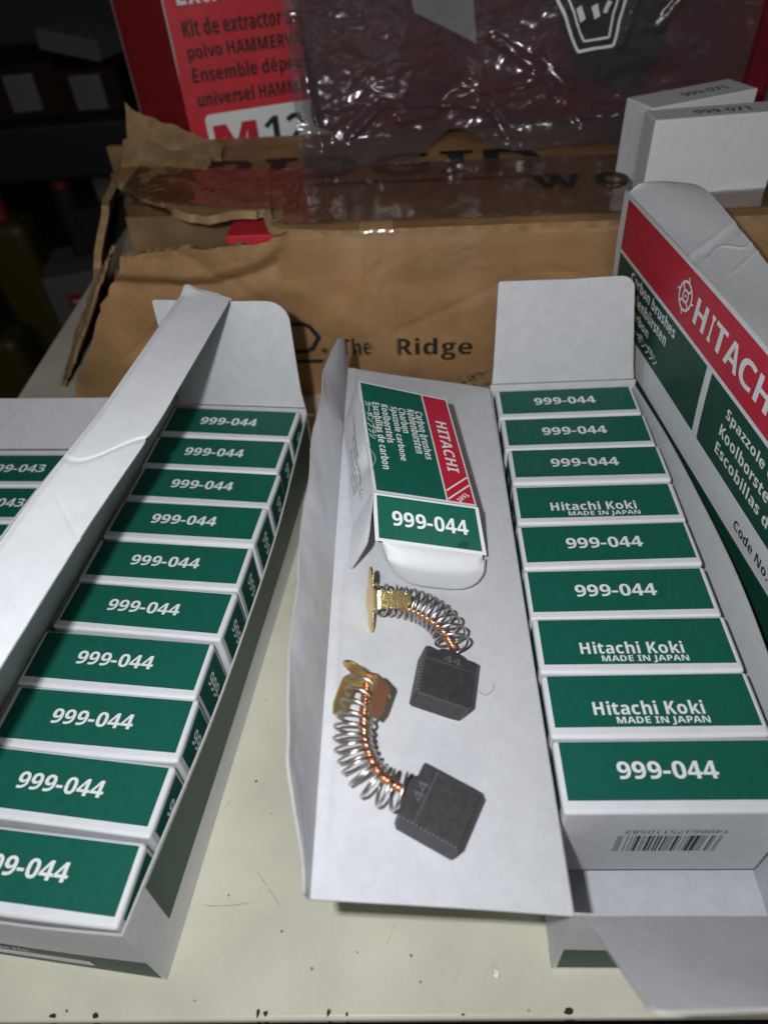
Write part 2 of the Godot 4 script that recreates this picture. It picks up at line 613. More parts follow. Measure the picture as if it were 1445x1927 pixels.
func make_floor_and_shelf():
	into = Transform3D()
	var fl := obj("floor", panel_mesh(9000, 9000), self, M["floor grey"])
	fl.transform = Transform3D(Basis(Vector3(1, 0, 0), Vector3(0, 0, -1), Vector3(0, 1, 0)), Vector3(0, -0.87, 0))
	fl.set_meta("kind", "structure")
	fl.set_meta("label", "dark floor far below the table")
	var s := thing("storage_rack", "dark rack with a deep blue beam behind the brown carton", "rack", Transform3D(Basis(), Vector3(-0.33, -0.87, -0.95)))
	var beam := obj("beam", rounded_box(Vector3(1100, 54, 40), 3.0), s, M["beam blue"])
	beam.position = Vector3(0, 0.792, 0.1)
	beam = obj("beam", rounded_box(Vector3(1100, 54, 40), 3.0), s, M["beam blue"])
	beam.position = Vector3(0, 0.46, 0.1)
	for y in [838.0, 500.0]:
		var deck := obj("shelf_board", rounded_box(Vector3(1100, 8, 420), 1.0), s, M["shelf dark"])
		deck.position = Vector3(0, y * 0.001, -0.12)
	for x in [-540.0, 540.0]:
		var post := obj("post", rounded_box(Vector3(50, 1500, 50), 3.0), s, M["beam blue"])
		post.position = Vector3(x * 0.001, 0, -0.12)
	# upper shelf: two cartons with white labels, a white box lying across them
	var y0 := -0.024
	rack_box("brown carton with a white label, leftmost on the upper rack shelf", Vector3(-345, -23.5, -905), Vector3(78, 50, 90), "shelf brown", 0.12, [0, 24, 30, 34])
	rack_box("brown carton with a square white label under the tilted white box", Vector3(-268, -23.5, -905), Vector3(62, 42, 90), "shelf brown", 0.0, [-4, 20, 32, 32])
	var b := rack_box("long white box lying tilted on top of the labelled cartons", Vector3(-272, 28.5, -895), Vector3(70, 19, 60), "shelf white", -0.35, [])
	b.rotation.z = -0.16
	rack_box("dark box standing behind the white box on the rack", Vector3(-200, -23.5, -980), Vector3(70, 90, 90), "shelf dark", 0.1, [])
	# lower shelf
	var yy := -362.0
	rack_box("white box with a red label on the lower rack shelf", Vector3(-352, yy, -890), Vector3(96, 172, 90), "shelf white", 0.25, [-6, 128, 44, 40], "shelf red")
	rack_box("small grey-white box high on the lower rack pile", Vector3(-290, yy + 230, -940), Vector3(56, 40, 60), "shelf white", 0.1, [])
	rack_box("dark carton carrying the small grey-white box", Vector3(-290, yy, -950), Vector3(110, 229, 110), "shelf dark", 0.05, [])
	for k in 2:
		var p: Vector3 = [Vector3(-425, yy, -880), Vector3(-452, yy, -800)][k]
		var h: float = [232.0, 128.0][k]
		var bo := thing("yellow_bottle", ["tall yellow bottle at the left end of the lower shelf", "short yellow bottle in front of the tall yellow one"][k], "bottle", Transform3D(Basis(), p * 0.001), "yellow bottles on the rack")
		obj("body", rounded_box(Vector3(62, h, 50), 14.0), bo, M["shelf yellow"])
		var cap := CylinderMesh.new()
		cap.top_radius = 0.009; cap.bottom_radius = 0.011; cap.height = 0.03; cap.radial_segments = 20
		var co := obj("cap", cap, bo, M["shelf red"] if k == 0 else M["shelf dark"])
		co.position = Vector3(0, h * 0.001 + 0.014, 0)
	var red := thing("red_cap_can", "can with a bright red cap under the blue beam", "can", Transform3D(Basis(), Vector3(-0.352, yy * 0.001 + 0.1721, -0.905)))
	var body := CylinderMesh.new()
	body.top_radius = 0.014; body.bottom_radius = 0.014; body.height = 0.082; body.radial_segments = 24
	obj("body", body, red, M["shelf dark"]).position = Vector3(0, 0.041, 0)
	var rc := CylinderMesh.new()
	rc.top_radius = 0.010; rc.bottom_radius = 0.012; rc.height = 0.022; rc.radial_segments = 24
	obj("cap", rc, red, M["shelf red"]).position = Vector3(0, 0.093, 0)
	var low := thing("dark_carton", "large dark brown carton on the floor beside the table", "carton", Transform3D(Basis(Vector3.UP, 0.4), Vector3(-0.47, -0.87, -0.52)))
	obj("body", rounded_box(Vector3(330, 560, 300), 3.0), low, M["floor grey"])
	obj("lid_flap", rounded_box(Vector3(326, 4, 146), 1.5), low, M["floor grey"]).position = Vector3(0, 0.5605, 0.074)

func rack_box(label: String, at: Vector3, size: Vector3, m: String, turn: float, lab: Array, lm := "shelf white") -> Node3D:
	var b := thing("rack_carton", label, "box", Transform3D(Basis(Vector3.UP, turn), at * 0.001))
	obj("body", rounded_box(size, 1.5), b, M[m])
	if lab:
		panel(b, "paper_label", Vector3(lab[0], lab[1], size.z * 0.5 + 0.3), Vector3.RIGHT, Vector3.UP, lab[2], lab[3], M[lm])
		for k in 3:
			panel(b, "printed_line", Vector3(lab[0] - 2, lab[1] + lab[3] * (0.25 - 0.2 * k), size.z * 0.5 + 0.6), Vector3.RIGHT, Vector3.UP, lab[2] * (0.7 - 0.12 * k), 1.6, M["faded ink"] if lm == "shelf white" else M["pale ink"])
	return b

# ======================================================================= brown carton
func rough(p: Vector3, amp: float, fr := 1.0) -> float:
	return noise.get_noise_3d(p.x * fr * 3.0, p.y * fr * 3.0, p.z * fr * 3.0) * amp

func make_brown_carton():
	var A := Vector3(-138, 0, -283)
	var dirx := Vector3(190, 0, 21).normalized()
	var back := Vector3(-21, 0, 190).normalized() * -1.0
	var c := thing("brown_carton", "large brown corrugated carton with torn front corner and taped top", "carton", frame(A + dirx * 190, dirx, Vector3.UP))
	var top := 73.0
	# front panel: left edge torn along a slant
	var tornx := func(v: float) -> float:   # distance along the face, by height share
		var pts := [[0.0, 0.0], [0.10, 1.5], [0.24, 10.0], [0.45, 19.0], [0.62, 26.0], [0.78, 34.0], [0.9, 42.0], [1.0, 44.0]]
		for k in pts.size() - 1:
			if v <= pts[k + 1][0]:
				return lerpf(pts[k][1], pts[k + 1][1], (v - pts[k][0]) / (pts[k + 1][0] - pts[k][0]))
		return 44.0
	var front := func(u: float, v: float) -> Vector3:
		var x0: float = tornx.call(v) + rough(Vector3(3, v * 60.0, 9), 2.2, 2.0)
		var x := lerpf(x0, 440.0, pow(u, 1.7))
		var h := top
		if x < 105.0:   # crushed, sagging part of the top edge
			h = top - 1.5 - 3.0 * smoothstep(105.0, 60.0, x) - rough(Vector3(x, 1, 4), 1.3, 0.9)
		var p := A + dirx * x + Vector3(0, h * v, 0)
		var push := 0.0
		if x < 110.0:
			var far_left := smoothstep(118.0, 96.0, x)
			var f1 := 0.80 + 0.05 * sin(x * 0.06) + 0.0012 * (x - 60.0)      # where the crushed lip folds
			push = maxf(0.0, 1.0 - absf(v - f1 - 0.09) / 0.09) * 3.4 * far_left
			push -= maxf(0.0, 1.0 - absf(v - f1) / 0.06) * 1.8 * far_left
			push += smoothstep(0.86, 1.0, v) * (2.0 + rough(Vector3(x, v * 70.0, 2), 3.0, 0.8)) * far_left
			push += maxf(0.0, 1.0 - absf(v - 0.62 - 0.004 * (x - 72.0)) / 0.10) * 1.3 * smoothstep(108.0, 100.0, x) * smoothstep(60.0, 76.0, x)
		push += rough(p, 0.5, 0.7) + rough(p + Vector3(9, 40, 2), 1.8, 0.22)
		for g in [[Vector2(104, 40), Vector2(70, 66), 0.9], [Vector2(150, 30), Vector2(196, 52), 0.6], [Vector2(205, 58), Vector2(250, 44), 0.7], [Vector2(30, 20), Vector2(60, 44), 0.8], [Vector2(118, 12), Vector2(136, 44), 0.6]]:
			var e: Vector2 = g[1] - g[0]
			var pq := Vector2(x, h * v)
			var k := clampf((pq - g[0]).dot(e) / e.length_squared(), 0.0, 1.0)
			push -= g[2] * maxf(0.0, 1.0 - pq.distance_to(g[0] + e * k) / 2.6)
		push -= exp(-pow((x - 104.0) / 2.0, 2.0)) * 0.9 * smoothstep(0.45, 0.9, v)
		if x > 105.0:      # the rounded fold along the top
			push -= pow(clampf((v - 0.90) / 0.10, 0.0, 1.0), 2.0) * 3.2 * smoothstep(105.0, 112.0, x)
		return p - back * push
	obj("front_panel", sheet(front, 220, 60, 3.0, M["kraft"], M["kraft inside"], M["torn kraft"]), c)
	# right part of the carton behind everything else
	var E := A + dirx * 440
	obj("right_panel", sheet(patch(E, E + back * 118, E + back * 118 + Vector3(0, top, 0), E + Vector3(0, top, 0)), 4, 4, 3.0, M["kraft"], M["kraft inside"], M["torn kraft"]), c)
	var B := A + back * 118
	obj("back_panel", sheet(patch(E + back * 118, B, B + Vector3(0, top, 0), E + back * 118 + Vector3(0, top, 0)), 8, 4, 3.0, M["kraft"], M["kraft inside"], M["torn kraft"]), c)
	# left panel, torn away from the front and leaning in at the top
	var left := func(u: float, v: float) -> Vector3:
		var a := Vector3(-146, 0, -292).lerp(Vector3(-150, 0, -400), u)
		var b := Vector3(-108 + rough(Vector3(u * 80.0, 0, 0), 2.0, 2.0), 71, -322).lerp(Vector3(-112, 74, -400), u)
		var p := a.lerp(b, v)
		p.z += (1.0 - u) * (rough(Vector3(0, v * 70.0, 7), 5.0, 1.5) + 9.0 * smoothstep(0.55, 0.8, v) * (1.0 - smoothstep(0.8, 1.0, v)))
		p.x += 5.0 * sin(v * PI) * (1.0 - u)
		return p
	obj("left_panel", sheet(left, 14, 24, 3.0, M["kraft inside"], M["kraft"], M["torn kraft"]), c)
	# the torn inner ply between them
	var ply := func(u: float, v: float) -> Vector3:
		var a := Vector3(-141, 6, -285).lerp(Vector3(-100, 66, -290), v)
		var w := 3.0 + 6.0 * sin(v * PI) + rough(Vector3(0, v * 90.0, 1), 4.0, 2.0)
		return a + Vector3(-0.35, 0.05, -0.5) * u * w + Vector3(0, rough(Vector3(v * 60.0, u * 9.0, 3), 2.0, 2.0), 0)
	obj("torn_ply", sheet(ply, 6, 26, 1.2, M["torn kraft"], M["kraft inside"], M["torn kraft"]), c)
	# top: front edge torn open on the left
	var edge := func(x: float) -> Vector3:   # front boundary of the top panel, as (x, z) by share
		var pts := [Vector3(-111, 74, -346), Vector3(-103.4, 74.5, -331), Vector3(-86.3, 74.5, -314), Vector3(-79, 74.3, -303), Vector3(-71.6, 74.5, -292), Vector3(-55, 74.2, -288), Vector3(-40, 75.5, -286), Vector3(-35, 76.2, -292), Vector3(-34.0, 73.6, -277), Vector3(-10, 73.4, -270.5), Vector3(60, 73.4, -263), Vector3(299, 73.4, -236)]
		var cum := [0.0, 0.05, 0.13, 0.18, 0.24, 0.31, 0.38, 0.42, 0.46, 0.54, 0.74, 1.0]
		for k in pts.size() - 1:
			if x <= cum[k + 1]:
				return pts[k].lerp(pts[k + 1], (x - cum[k]) / (cum[k + 1] - cum[k]))
		return pts[pts.size() - 1]
	var topf := func(u: float, v: float) -> Vector3:
		var f: Vector3 = edge.call(u)
		f += Vector3(rough(Vector3(u * 300.0, 0, 5), 1.6, 1.5), 0, rough(Vector3(u * 300.0, 8, 5), 2.6, 1.5)) * smoothstep(0.48, 0.42, u)
		var bk := (A + back * 118).lerp(E + back * 118, clampf((f.x + 113.0) / 412.0, 0.0, 1.0)) + Vector3(26.0 * (1.0 - clampf((f.x + 113.0) / 60.0, 0.0, 1.0)), top + 0.6, 0)
		var p := f.lerp(bk, v)
		p.y += rough(p, 1.6, 0.5) * smoothstep(0.0, 0.3, v) * smoothstep(1.0, 0.8, v)
		p.y += 2.4 * smoothstep(0.48, 0.30, u) * (1.0 - v) * (1.0 - v) + 1.2 * sin(u * 40.0) * smoothstep(0.45, 0.3, u) * (1.0 - v)
		return p
	# du x dv must look up: u to the right, v to the back
	obj("top_panel", sheet(topf, 90, 24, 3.2, M["kraft"], M["kraft inside"], M["torn kraft"]), c)
	# scuffed strip of torn liner beside the hole
	var scuff := func(u: float, v: float) -> Vector3:
		var a := Vector3(-33.5, 74.9, -279).lerp(Vector3(-17.5, 74.6, -305), u)
		return a + Vector3(5.0, 0, 2.5) * (v - 0.5) * (0.5 + 1.1 * sin(u * PI) + rough(Vector3(u * 50.0, v * 4.0, 0), 0.8, 2.0)) + Vector3(0, 0.5 + rough(Vector3(u * 40.0, v * 30.0, 6), 0.9, 2.5), 0)
	obj("torn_liner", sheet(scuff, 18, 5, 0.4, M["torn kraft"], M["torn kraft"], M["torn kraft"]), c)
	# a back corner flap standing up at the left
	var flap := func(u: float, v: float) -> Vector3:
		var a := Vector3(-107, 76, -372).lerp(Vector3(-62, 77, -356), u)
		var h := lerpf(20.0, 2.0, pow(u, 0.8)) * (1.0 + rough(Vector3(u * 40.0, 0, 0), 0.25, 2.0))
		return a + Vector3(1.0 * v, h * v, -9.0 * v + 2.5 * sin(v * 5.0) * (1.0 - u))
	obj("corner_flap", sheet(flap, 22, 10, 2.6, M["torn kraft"], M["kraft inside"], M["torn kraft"]), c)
	var fold := func(u: float, v: float) -> Vector3:
		var a := Vector3(-108, 74.5, -352).lerp(Vector3(-66, 75.5, -347), u)
		return a + Vector3(0, 9.0 * v * (1.0 - 0.7 * u) + 1.6 * sin(u * 9.0) * v, -18.0 * v)
	obj("folded_ply", sheet(fold, 18, 6, 2.2, M["torn kraft"], M["kraft inside"], M["torn kraft"]), c)
	# inside of the hole
	var liner := func(u: float, v: float) -> Vector3:
		return Vector3(-104, 2, -318).lerp(Vector3(-20, 2, -308), u) + Vector3(0, 62.0 * v, -8.0 * v)
	obj("inner_flap", sheet(liner, 6, 4, 2.5, M["kraft inside"], M["kraft inside"], M["torn kraft"]), c)
	# a red carton corner looking out of the hole
	var rp := rounded_box(Vector3(26, 60, 20), 0.6)
	var ro := obj("red_packet", rp, c, M["box red"])
	ro.transform = into * Transform3D(Basis(Vector3.UP, -0.1), Vector3(-40, 9.0, -293) * 0.001)
	# printing on the front face
	var fx := dirx
	var on := func(x: float, y: float) -> Vector3:
		return (into * ((A + dirx * x + Vector3(0, y, 0) - back * 1.3) * 0.001)) * 1000.0
	var lx := into.basis * fx
	var D := obj("printed_emblem", ribbon(PackedVector2Array([Vector2(-9, 6.5), Vector2(1.5, 6.5), Vector2(4.2, 5.2), Vector2(7.4, 0), Vector2(4.2, -5.2), Vector2(1.5, -6.5), Vector2(-9, -6.5)]), 1.9, M["black ink"]), c)
	D.transform = frame(on.call(110.0, 29.5), lx, Vector3.UP)
	var bar := obj("printed_emblem", ribbon(PackedVector2Array([Vector2(-14, 0), Vector2(7.5, 0)]), 1.7, M["black ink"]), c)
	bar.transform = frame(on.call(110.0, 18.0), lx, Vector3.UP)
	words(c, "printed_words", "®", on.call(119.3, 23.0), lx, Vector3.UP, 2.6, 2.6, M["black ink"])
	# words printed on the card itself, so they follow its dents
	for q in [["The", 132.8, 23.6, 13.5, 8.2], ["Ridge", 166.0, 22.0, 32.0, 11.0], ["Tool", 206.0, 24.0, 26.0, 9.2]]:
		into = c.transform.affine_inverse()
		bent_words(c, "printed_words", q[0], front, func(x: float, y: float) -> Vector2:
			var px: float = q[1] + (x - 0.5) * q[3]
			var v: float = (q[2] + (y - 0.5) * q[4]) / 73.0
			var x0: float = tornx.call(v) + rough(Vector3(3, v * 60.0, 9), 2.2, 2.0)
			return Vector2(pow((px - x0) / (440.0 - x0), 1.0 / 1.7), v), 0.25, M["black ink"])
	# torn liner patch low on the face
	var patchf := func(u: float, v: float) -> Vector3:
		var p := A + dirx * (178.0 + 24.0 * u + 3.0 * sin(v * 6.0)) + Vector3(0, 4.0 + 9.0 * v * (0.4 + 0.6 * u) + rough(Vector3(u * 40.0, v * 20.0, 2), 3.0, 2.0), 0)
		return p - back * (0.5 + absf(rough(p, 0.6, 3.0)))
	obj("torn_liner", sheet(patchf, 14, 6, 0.3, M["torn kraft"], M["kraft inside"], M["torn kraft"]), c)
	var hole := func(u: float, v: float) -> Vector3:
		var p := A + dirx * (176.0 + 10.0 * u + 4.0 * v) + Vector3(0, 3.0 + 7.0 * v * (0.5 + 0.5 * sin(u * 3.0)), 0)
		return p - back * 0.35
	obj("scuffed_hole", skin(hole, 0, 1, 0, 1, 8, 4, 0.0, M["rust"]), c)
	# printing on the top
	var ont := func(x: float, z: float) -> Vector3:
		return (into * (Vector3(x, 75.7, z) * 0.001)) * 1000.0
	var bz := into.basis * -back * -1.0
	words(c, "printed_words", "RIDGID", ont.call(6.0, -332.0), lx, bz, 148.0, 28.0, M["black ink"])
	var ub := obj("printed_underline", ribbon(PackedVector2Array([Vector2(-74, 0), Vector2(74, 0)]), 3.4, M["black ink"]), c)
	ub.transform = frame(ont.call(8.0, -311.0), lx, bz)
	words(c, "printed_words", "W O R L D ' S", ont.call(128.0, -287.0) + Vector3(0, 1.6, 0), lx, bz, 116.0, 13.0, M["black ink"])
	# clear brown tape: along the top front edge and down the front
	var tape_top := func(u: float, v: float) -> Vector3:
		var x := lerpf(-30.0, 296.0, u)
		var f := -267.0 + 0.1105 * (x + 2.0)
		var p := Vector3(x, 76.3 + absf(rough(Vector3(x, v * 50.0, 1), 1.5, 1.3)), f - 3.0 - 62.0 * v)
		return p
	obj("packing_tape", sheet(tape_top, 60, 12, 0.06, M["tape film"], M["tape film"], M["tape film"]), c)
	var tape_front := func(u: float, v: float) -> Vector3:
		var x := lerpf(138.5, 151.0, u) + rough(Vector3(1, v * 50.0, 1), 0.8, 2.0)
		var s := v * 84.0
		var p := A + dirx * x + Vector3(0, 4.0 + minf(s, 70.4), 0) - back * (0.9 + absf(rough(Vector3(x, s, 3), 0.7, 2.2)))
		if s > 70.4:
			p += back * (s - 70.4 + 0.9) + Vector3(0, 1.8, 0)
		return p
	obj("packing_tape", sheet(tape_front, 10, 40, 0.06, M["pale tape"], M["pale tape"], M["pale tape"]), c)
	var tape_lip := func(u: float, v: float) -> Vector3:
		var x := lerpf(106.0, 430.0, u)
		var p := A + dirx * x + Vector3(0, 57.0 + 15.2 * v + 1.6 * sin(x * 0.05), 0)
		return p - back * (0.7 + absf(rough(Vector3(x, v * 30.0, 8), 0.9, 2.0)))
	obj("packing_tape", sheet(tape_lip, 90, 10, 0.06, M["pale tape"], M["pale tape"], M["pale tape"]), c)
	var tape_left := func(u: float, v: float) -> Vector3:
		var x := lerpf(-99.0, -24.0, u)
		var p := Vector3(x, 77.3 + absf(rough(Vector3(x, v * 60.0, 4), 2.2, 1.3)), lerpf(-308.0, -290.0, u) - 44.0 * v + 6.0 * smoothstep(0.0, 0.3, u))
		p.y += 2.0 * smoothstep(0.7, 0.2, u) * (1.0 - v)
		return p
	obj("packing_tape", sheet(tape_left, 40, 14, 0.06, M["tape film"], M["tape film"], M["tape film"]), c)

# ======================================================================= red box, bag
func make_red_box():
	var C := Vector3(-80.5, 0, -393.3)
	var fx := Vector3(1, 0, -0.25).normalized()
	var sd := Vector3(-0.45, 0, -1).normalized()
	var t := thing("red_box", "tall red tool accessory box standing behind the brown carton", "box", frame(C, fx, Vector3.UP))
	var H := 190.0
	var fr := func(u: float, v: float) -> Vector3:
		return C + fx * (175.0 * u) + Vector3(0, H * v, 0) + Vector3(0, 0, rough(Vector3(u * 150.0, v * 150.0, 0), 0.8, 0.4))
	obj("front_panel", sheet(fr, 20, 20, 0.8, M["box red"], M["board"], M["cut edge"]), t)
	var sf := func(u: float, v: float) -> Vector3:
		return C + sd * (128.0 * (1.0 - u)) + Vector3(0, H * v, 0) + Vector3(1.5 * sin(u * PI), 0, 0)
	obj("side_panel", sheet(sf, 8, 8, 0.8, M["box red"], M["board"], M["cut edge"]), t)
	var K := C + sd * 128.0
	obj("back_panel", sheet(patch(K + fx * 175, K, K + Vector3(0, H, 0), K + fx * 175 + Vector3(0, H, 0)), 4, 4, 0.8, M["box red"], M["board"], M["cut edge"]), t)
	obj("right_panel", sheet(patch(C + fx * 175, K + fx * 175, K + fx * 175 + Vector3(0, H, 0), C + fx * 175 + Vector3(0, H, 0)), 4, 4, 0.8, M["box red"], M["board"], M["cut edge"]), t)
	obj("top_panel", sheet(patch(C + Vector3(0, H, 0), C + fx * 175 + Vector3(0, H, 0), K + fx * 175 + Vector3(0, H, 0), K + Vector3(0, H, 0)), 4, 4, 0.8, M["box red"], M["board"], M["cut edge"]), t)
	var lines := [["Extractor", 134.2, 46.0, 9.0, "pale ink"], ["Kit de extractor universal de", 120.8, 84.0, 6.8, "black ink"], ["polvo HAMMERVAC", 110.6, 58.5, 7.4, "black ink"], ["Ensemble dépoussiéreur", 101.0, 81.0, 8.2, "black ink"], ["universel HAMMERVAC", 91.6, 70.0, 6.2, "black ink"]]
	for l in lines:
		words(t, "printed_line", l[0], Vector3(6.5 + l[2] * 0.5, l[1], 1.2), Vector3.RIGHT, Vector3.UP, l[2], l[3], M[l[4]])
	var poly := PackedVector2Array()
	for k in 24:
		var a := TAU * k / 24.0
		poly.append(Vector2(signf(cos(a)) * (34.0 - 3.0) + 3.0 * cos(a), signf(sin(a)) * (11.0 - 3.0) + 3.0 * sin(a)))
	var badge := obj("badge", slab(poly, 0.25, 0.05), t, M["pale ink"])
	badge.position = Vector3(42.0, 73.8, 1.4) * 0.001
	words(badge, "badge_letter", "M", Vector3(-20.0, -1.5, 0.3), Vector3.RIGHT, Vector3.UP, 22.0, 14.5, M["red ink"], heavy)
	words(badge, "badge_number", "12", Vector3(5.5, -1.0, 0.3), Vector3.RIGHT, Vector3.UP, 22.0, 14.5, M["black ink"])

func make_bag():
	# the pouch inside stands on the carton behind the film
	var pz := thing("dark_pouch", "dark red and black pouch inside the clear plastic bag", "pouch", frame(Vector3(86, 75.6, -378), Vector3(1, 0, 0.06), Vector3.UP))
	var soft := func(p: Vector3) -> Vector3:
		return p + Vector3(14.0 * smoothstep(-36.0, -105.0, p.x) * (0.9 - p.y / 60.0), 0, rough(p + Vector3(40, 3, 8), 6.0, 0.3)) * smoothstep(-10.0, 5.0, p.z)
	obj("body", rounded_box(Vector3(214, 96, 22), 4.0, soft), pz, M["pouch red"])
	var bl := PackedVector2Array([Vector2(-22, 78), Vector2(2, 60), Vector2(22, 46), Vector2(34, 20), Vector2(60, 12), Vector2(72, 30), Vector2(64, 60), Vector2(84, 84), Vector2(20, 88)])
	var bp := obj("black_patch", slab(bl, 1.0, 0.3), pz, M["pouch black"])
	bp.position = Vector3(-16, 0, 14.5) * 0.001
	var lb := PackedVector2Array([Vector2(-46, 84), Vector2(-39, 49), Vector2(-26, 43), Vector2(-12, 36), Vector2(-15, 60), Vector2(-18, 84)])
	var lo := obj("paper_label", slab(lb, 0.4, 0.1), pz, M["grey label"])
	lo.position = Vector3(-16, 0, 16.2) * 0.001
	var b := thing("plastic_bag", "crumpled clear plastic bag draped over the brown carton", "plastic bag", Transform3D(Basis(), Vector3(0.07, 0.0755, -0.345)))
	var ridges := [[Vector2(13, 98), Vector2(-1, 86), 2.2, 3.0], [Vector2(13, 98), Vector2(58, 92), 2.0, 2.6], [Vector2(58, 93), Vector2(68, 81), 1.8, 3.0], [Vector2(20, 91), Vector2(36, 91), 2.4, 3.5], [Vector2(60, 118), Vector2(92, 100), 1.8, 3.5], [Vector2(80, 110), Vector2(86, 96), -2.0, 4.0], [Vector2(92, 92), Vector2(100, 84), 1.6, 3.0], [Vector2(118, 140), Vector2(112, 112), 1.5, 2.4], [Vector2(-20, 130), Vector2(-14, 84), 1.4, 3.0], [Vector2(126, 118), Vector2(150, 150), 1.5, 3.0]]
	for k in 2:      # more tension folds, mostly low in the bag
		var a := Vector2(rng.randf_range(-18, 150), 77.0 + 34.0 * rng.randf() * rng.randf() + (26.0 if k > 4 else 0.0))
		var e := Vector2.from_angle(rng.randf_range(-0.9, 0.5) + (PI * 0.4 if k % 4 == 0 else 0.0)) * rng.randf_range(14, 34)
		ridges.append([a, a + e, rng.randf_range(0.8, 1.5), rng.randf_range(2.4, 4.0)])
	var film := func(u: float, v: float, s: float, amp: float) -> Vector3:
		var x := lerpf(-23.5, 166.0, u)
		var base := 75.9 + 7.5 * exp(-pow((x - 46.0) / 13.0, 2.0)) + 2.0 * exp(-pow((x - 96.0) / 20.0, 2.0))
		var y := lerpf(base, 170.0, v)
		var z := -340.0 + 9.0 * v - 3.0 * exp(-pow((x - 46.0) / 16.0, 2.0))
		var q := Vector3(x + s * 91.0, y, s * 40.0)
		var a := noise.get_noise_3d(q.x * 0.7, q.y * 0.9, q.z)
		var c := noise.get_noise_3d(q.x * 1.7 + 40.0, q.y * 1.5, q.z + 9.0)
		var d := noise.get_noise_3d(q.x * 4.0, q.y * 3.4, q.z + 50.0)
		var crease := a * 9.0 + c * 0.7 + d * 0.02
		for g in ridges:
			var e: Vector2 = g[1] - g[0]
			var k := clampf((Vector2(x, y) - g[0]).dot(e) / e.length_squared(), 0.0, 1.0)
			var dist: float = Vector2(x, y).distance_to(g[0] + e * k)
			crease += g[2] * 1.5 * (0.5 + 0.5 * cos(PI * minf(1.0, dist / g[3])))
		var low := exp(-pow((v - 0.13) / 0.16, 2.0))
		return Vector3(x + c * 1.5, y + d * 0.4, z + crease * amp * (0.5 + 0.5 * low) - s * 9.0 + 11.0 * pow(maxf(0.0, 1.0 - v / 0.10), 1.5) * (1.0 - exp(-pow((x - 46.0) / 18.0, 2.0))))
	obj("front_film", sheet(func(u: float, v: float) -> Vector3: return film.call(u, v, 0.0, 1.0), 190, 130, 0.05, M["bag film"], M["bag film"], M["bag film"]), b)
	# shield emblem printed on the film
	var em := func(a: Vector2, c: Vector2, w: float) -> void:
		var L := a.distance_to(c)
		var n2 := (c - a).normalized().orthogonal() * w * 0.5
		var f := func(u: float, v: float) -> Vector3:
			var p := a.lerp(c, u) + n2 * (v * 2.0 - 1.0)
			return film.call((p.x + 23.5) / 189.5, (p.y - 77.0) / 93.0, 0.0, 1.0) + Vector3(0, 0, 0.5)
		obj("printed_emblem", skin(f, 0, 1, 0, 1, maxi(2, int(L / 1.5)), 1, 0.0, M["pale ink"]), b)
	var o := [Vector2(80, 136), Vector2(94.5, 111.0), Vector2(109.0, 112.3), Vector2(112.5, 136)]
	var i := [Vector2(84, 136), Vector2(96.5, 114.6), Vector2(106.6, 115.4), Vector2(109.0, 136)]
	for k in 3:
		em.call(o[k], o[k + 1], 1.1)
		em.call(i[k], i[k + 1], 0.9)
	em.call(Vector2(92, 127), Vector2(95, 122), 2.4)
	em.call(Vector2(99, 127), Vector2(101, 122.5), 2.4)
	em.call(Vector2(105, 128), Vector2(104, 124), 2.0)

# ======================================================================= white boxes on the carton
func make_white_boxes():
	var labels := ["white 999-071 box on the carton, front one of the two", "white 999-071 box on the carton, partly hidden behind its twin"]
	var at := [Vector3(129.8, 75.7, -276.0), Vector3(129.7, 75.7, -298.8)]
	var xd := [Vector3(1, 0, 0.01), Vector3(57, 0, -18)]
	for k in 2:
		var t := thing("white_carton", labels[k], "box", frame(at[k], xd[k], Vector3.UP), "white 999-071 boxes on the carton")
		obj("carton_body", rounded_box(Vector3(47, 27.4, 12.4 if k == 0 else 16.6), 0.7), t, M["white card"])
		words(t, "printed_number", "999-071", Vector3(2.0 if k == 0 else 5.0, 27.45, 0.5), Vector3.RIGHT, Vector3(0, 0, -1), 20.0, 4.2, M["faded ink"])

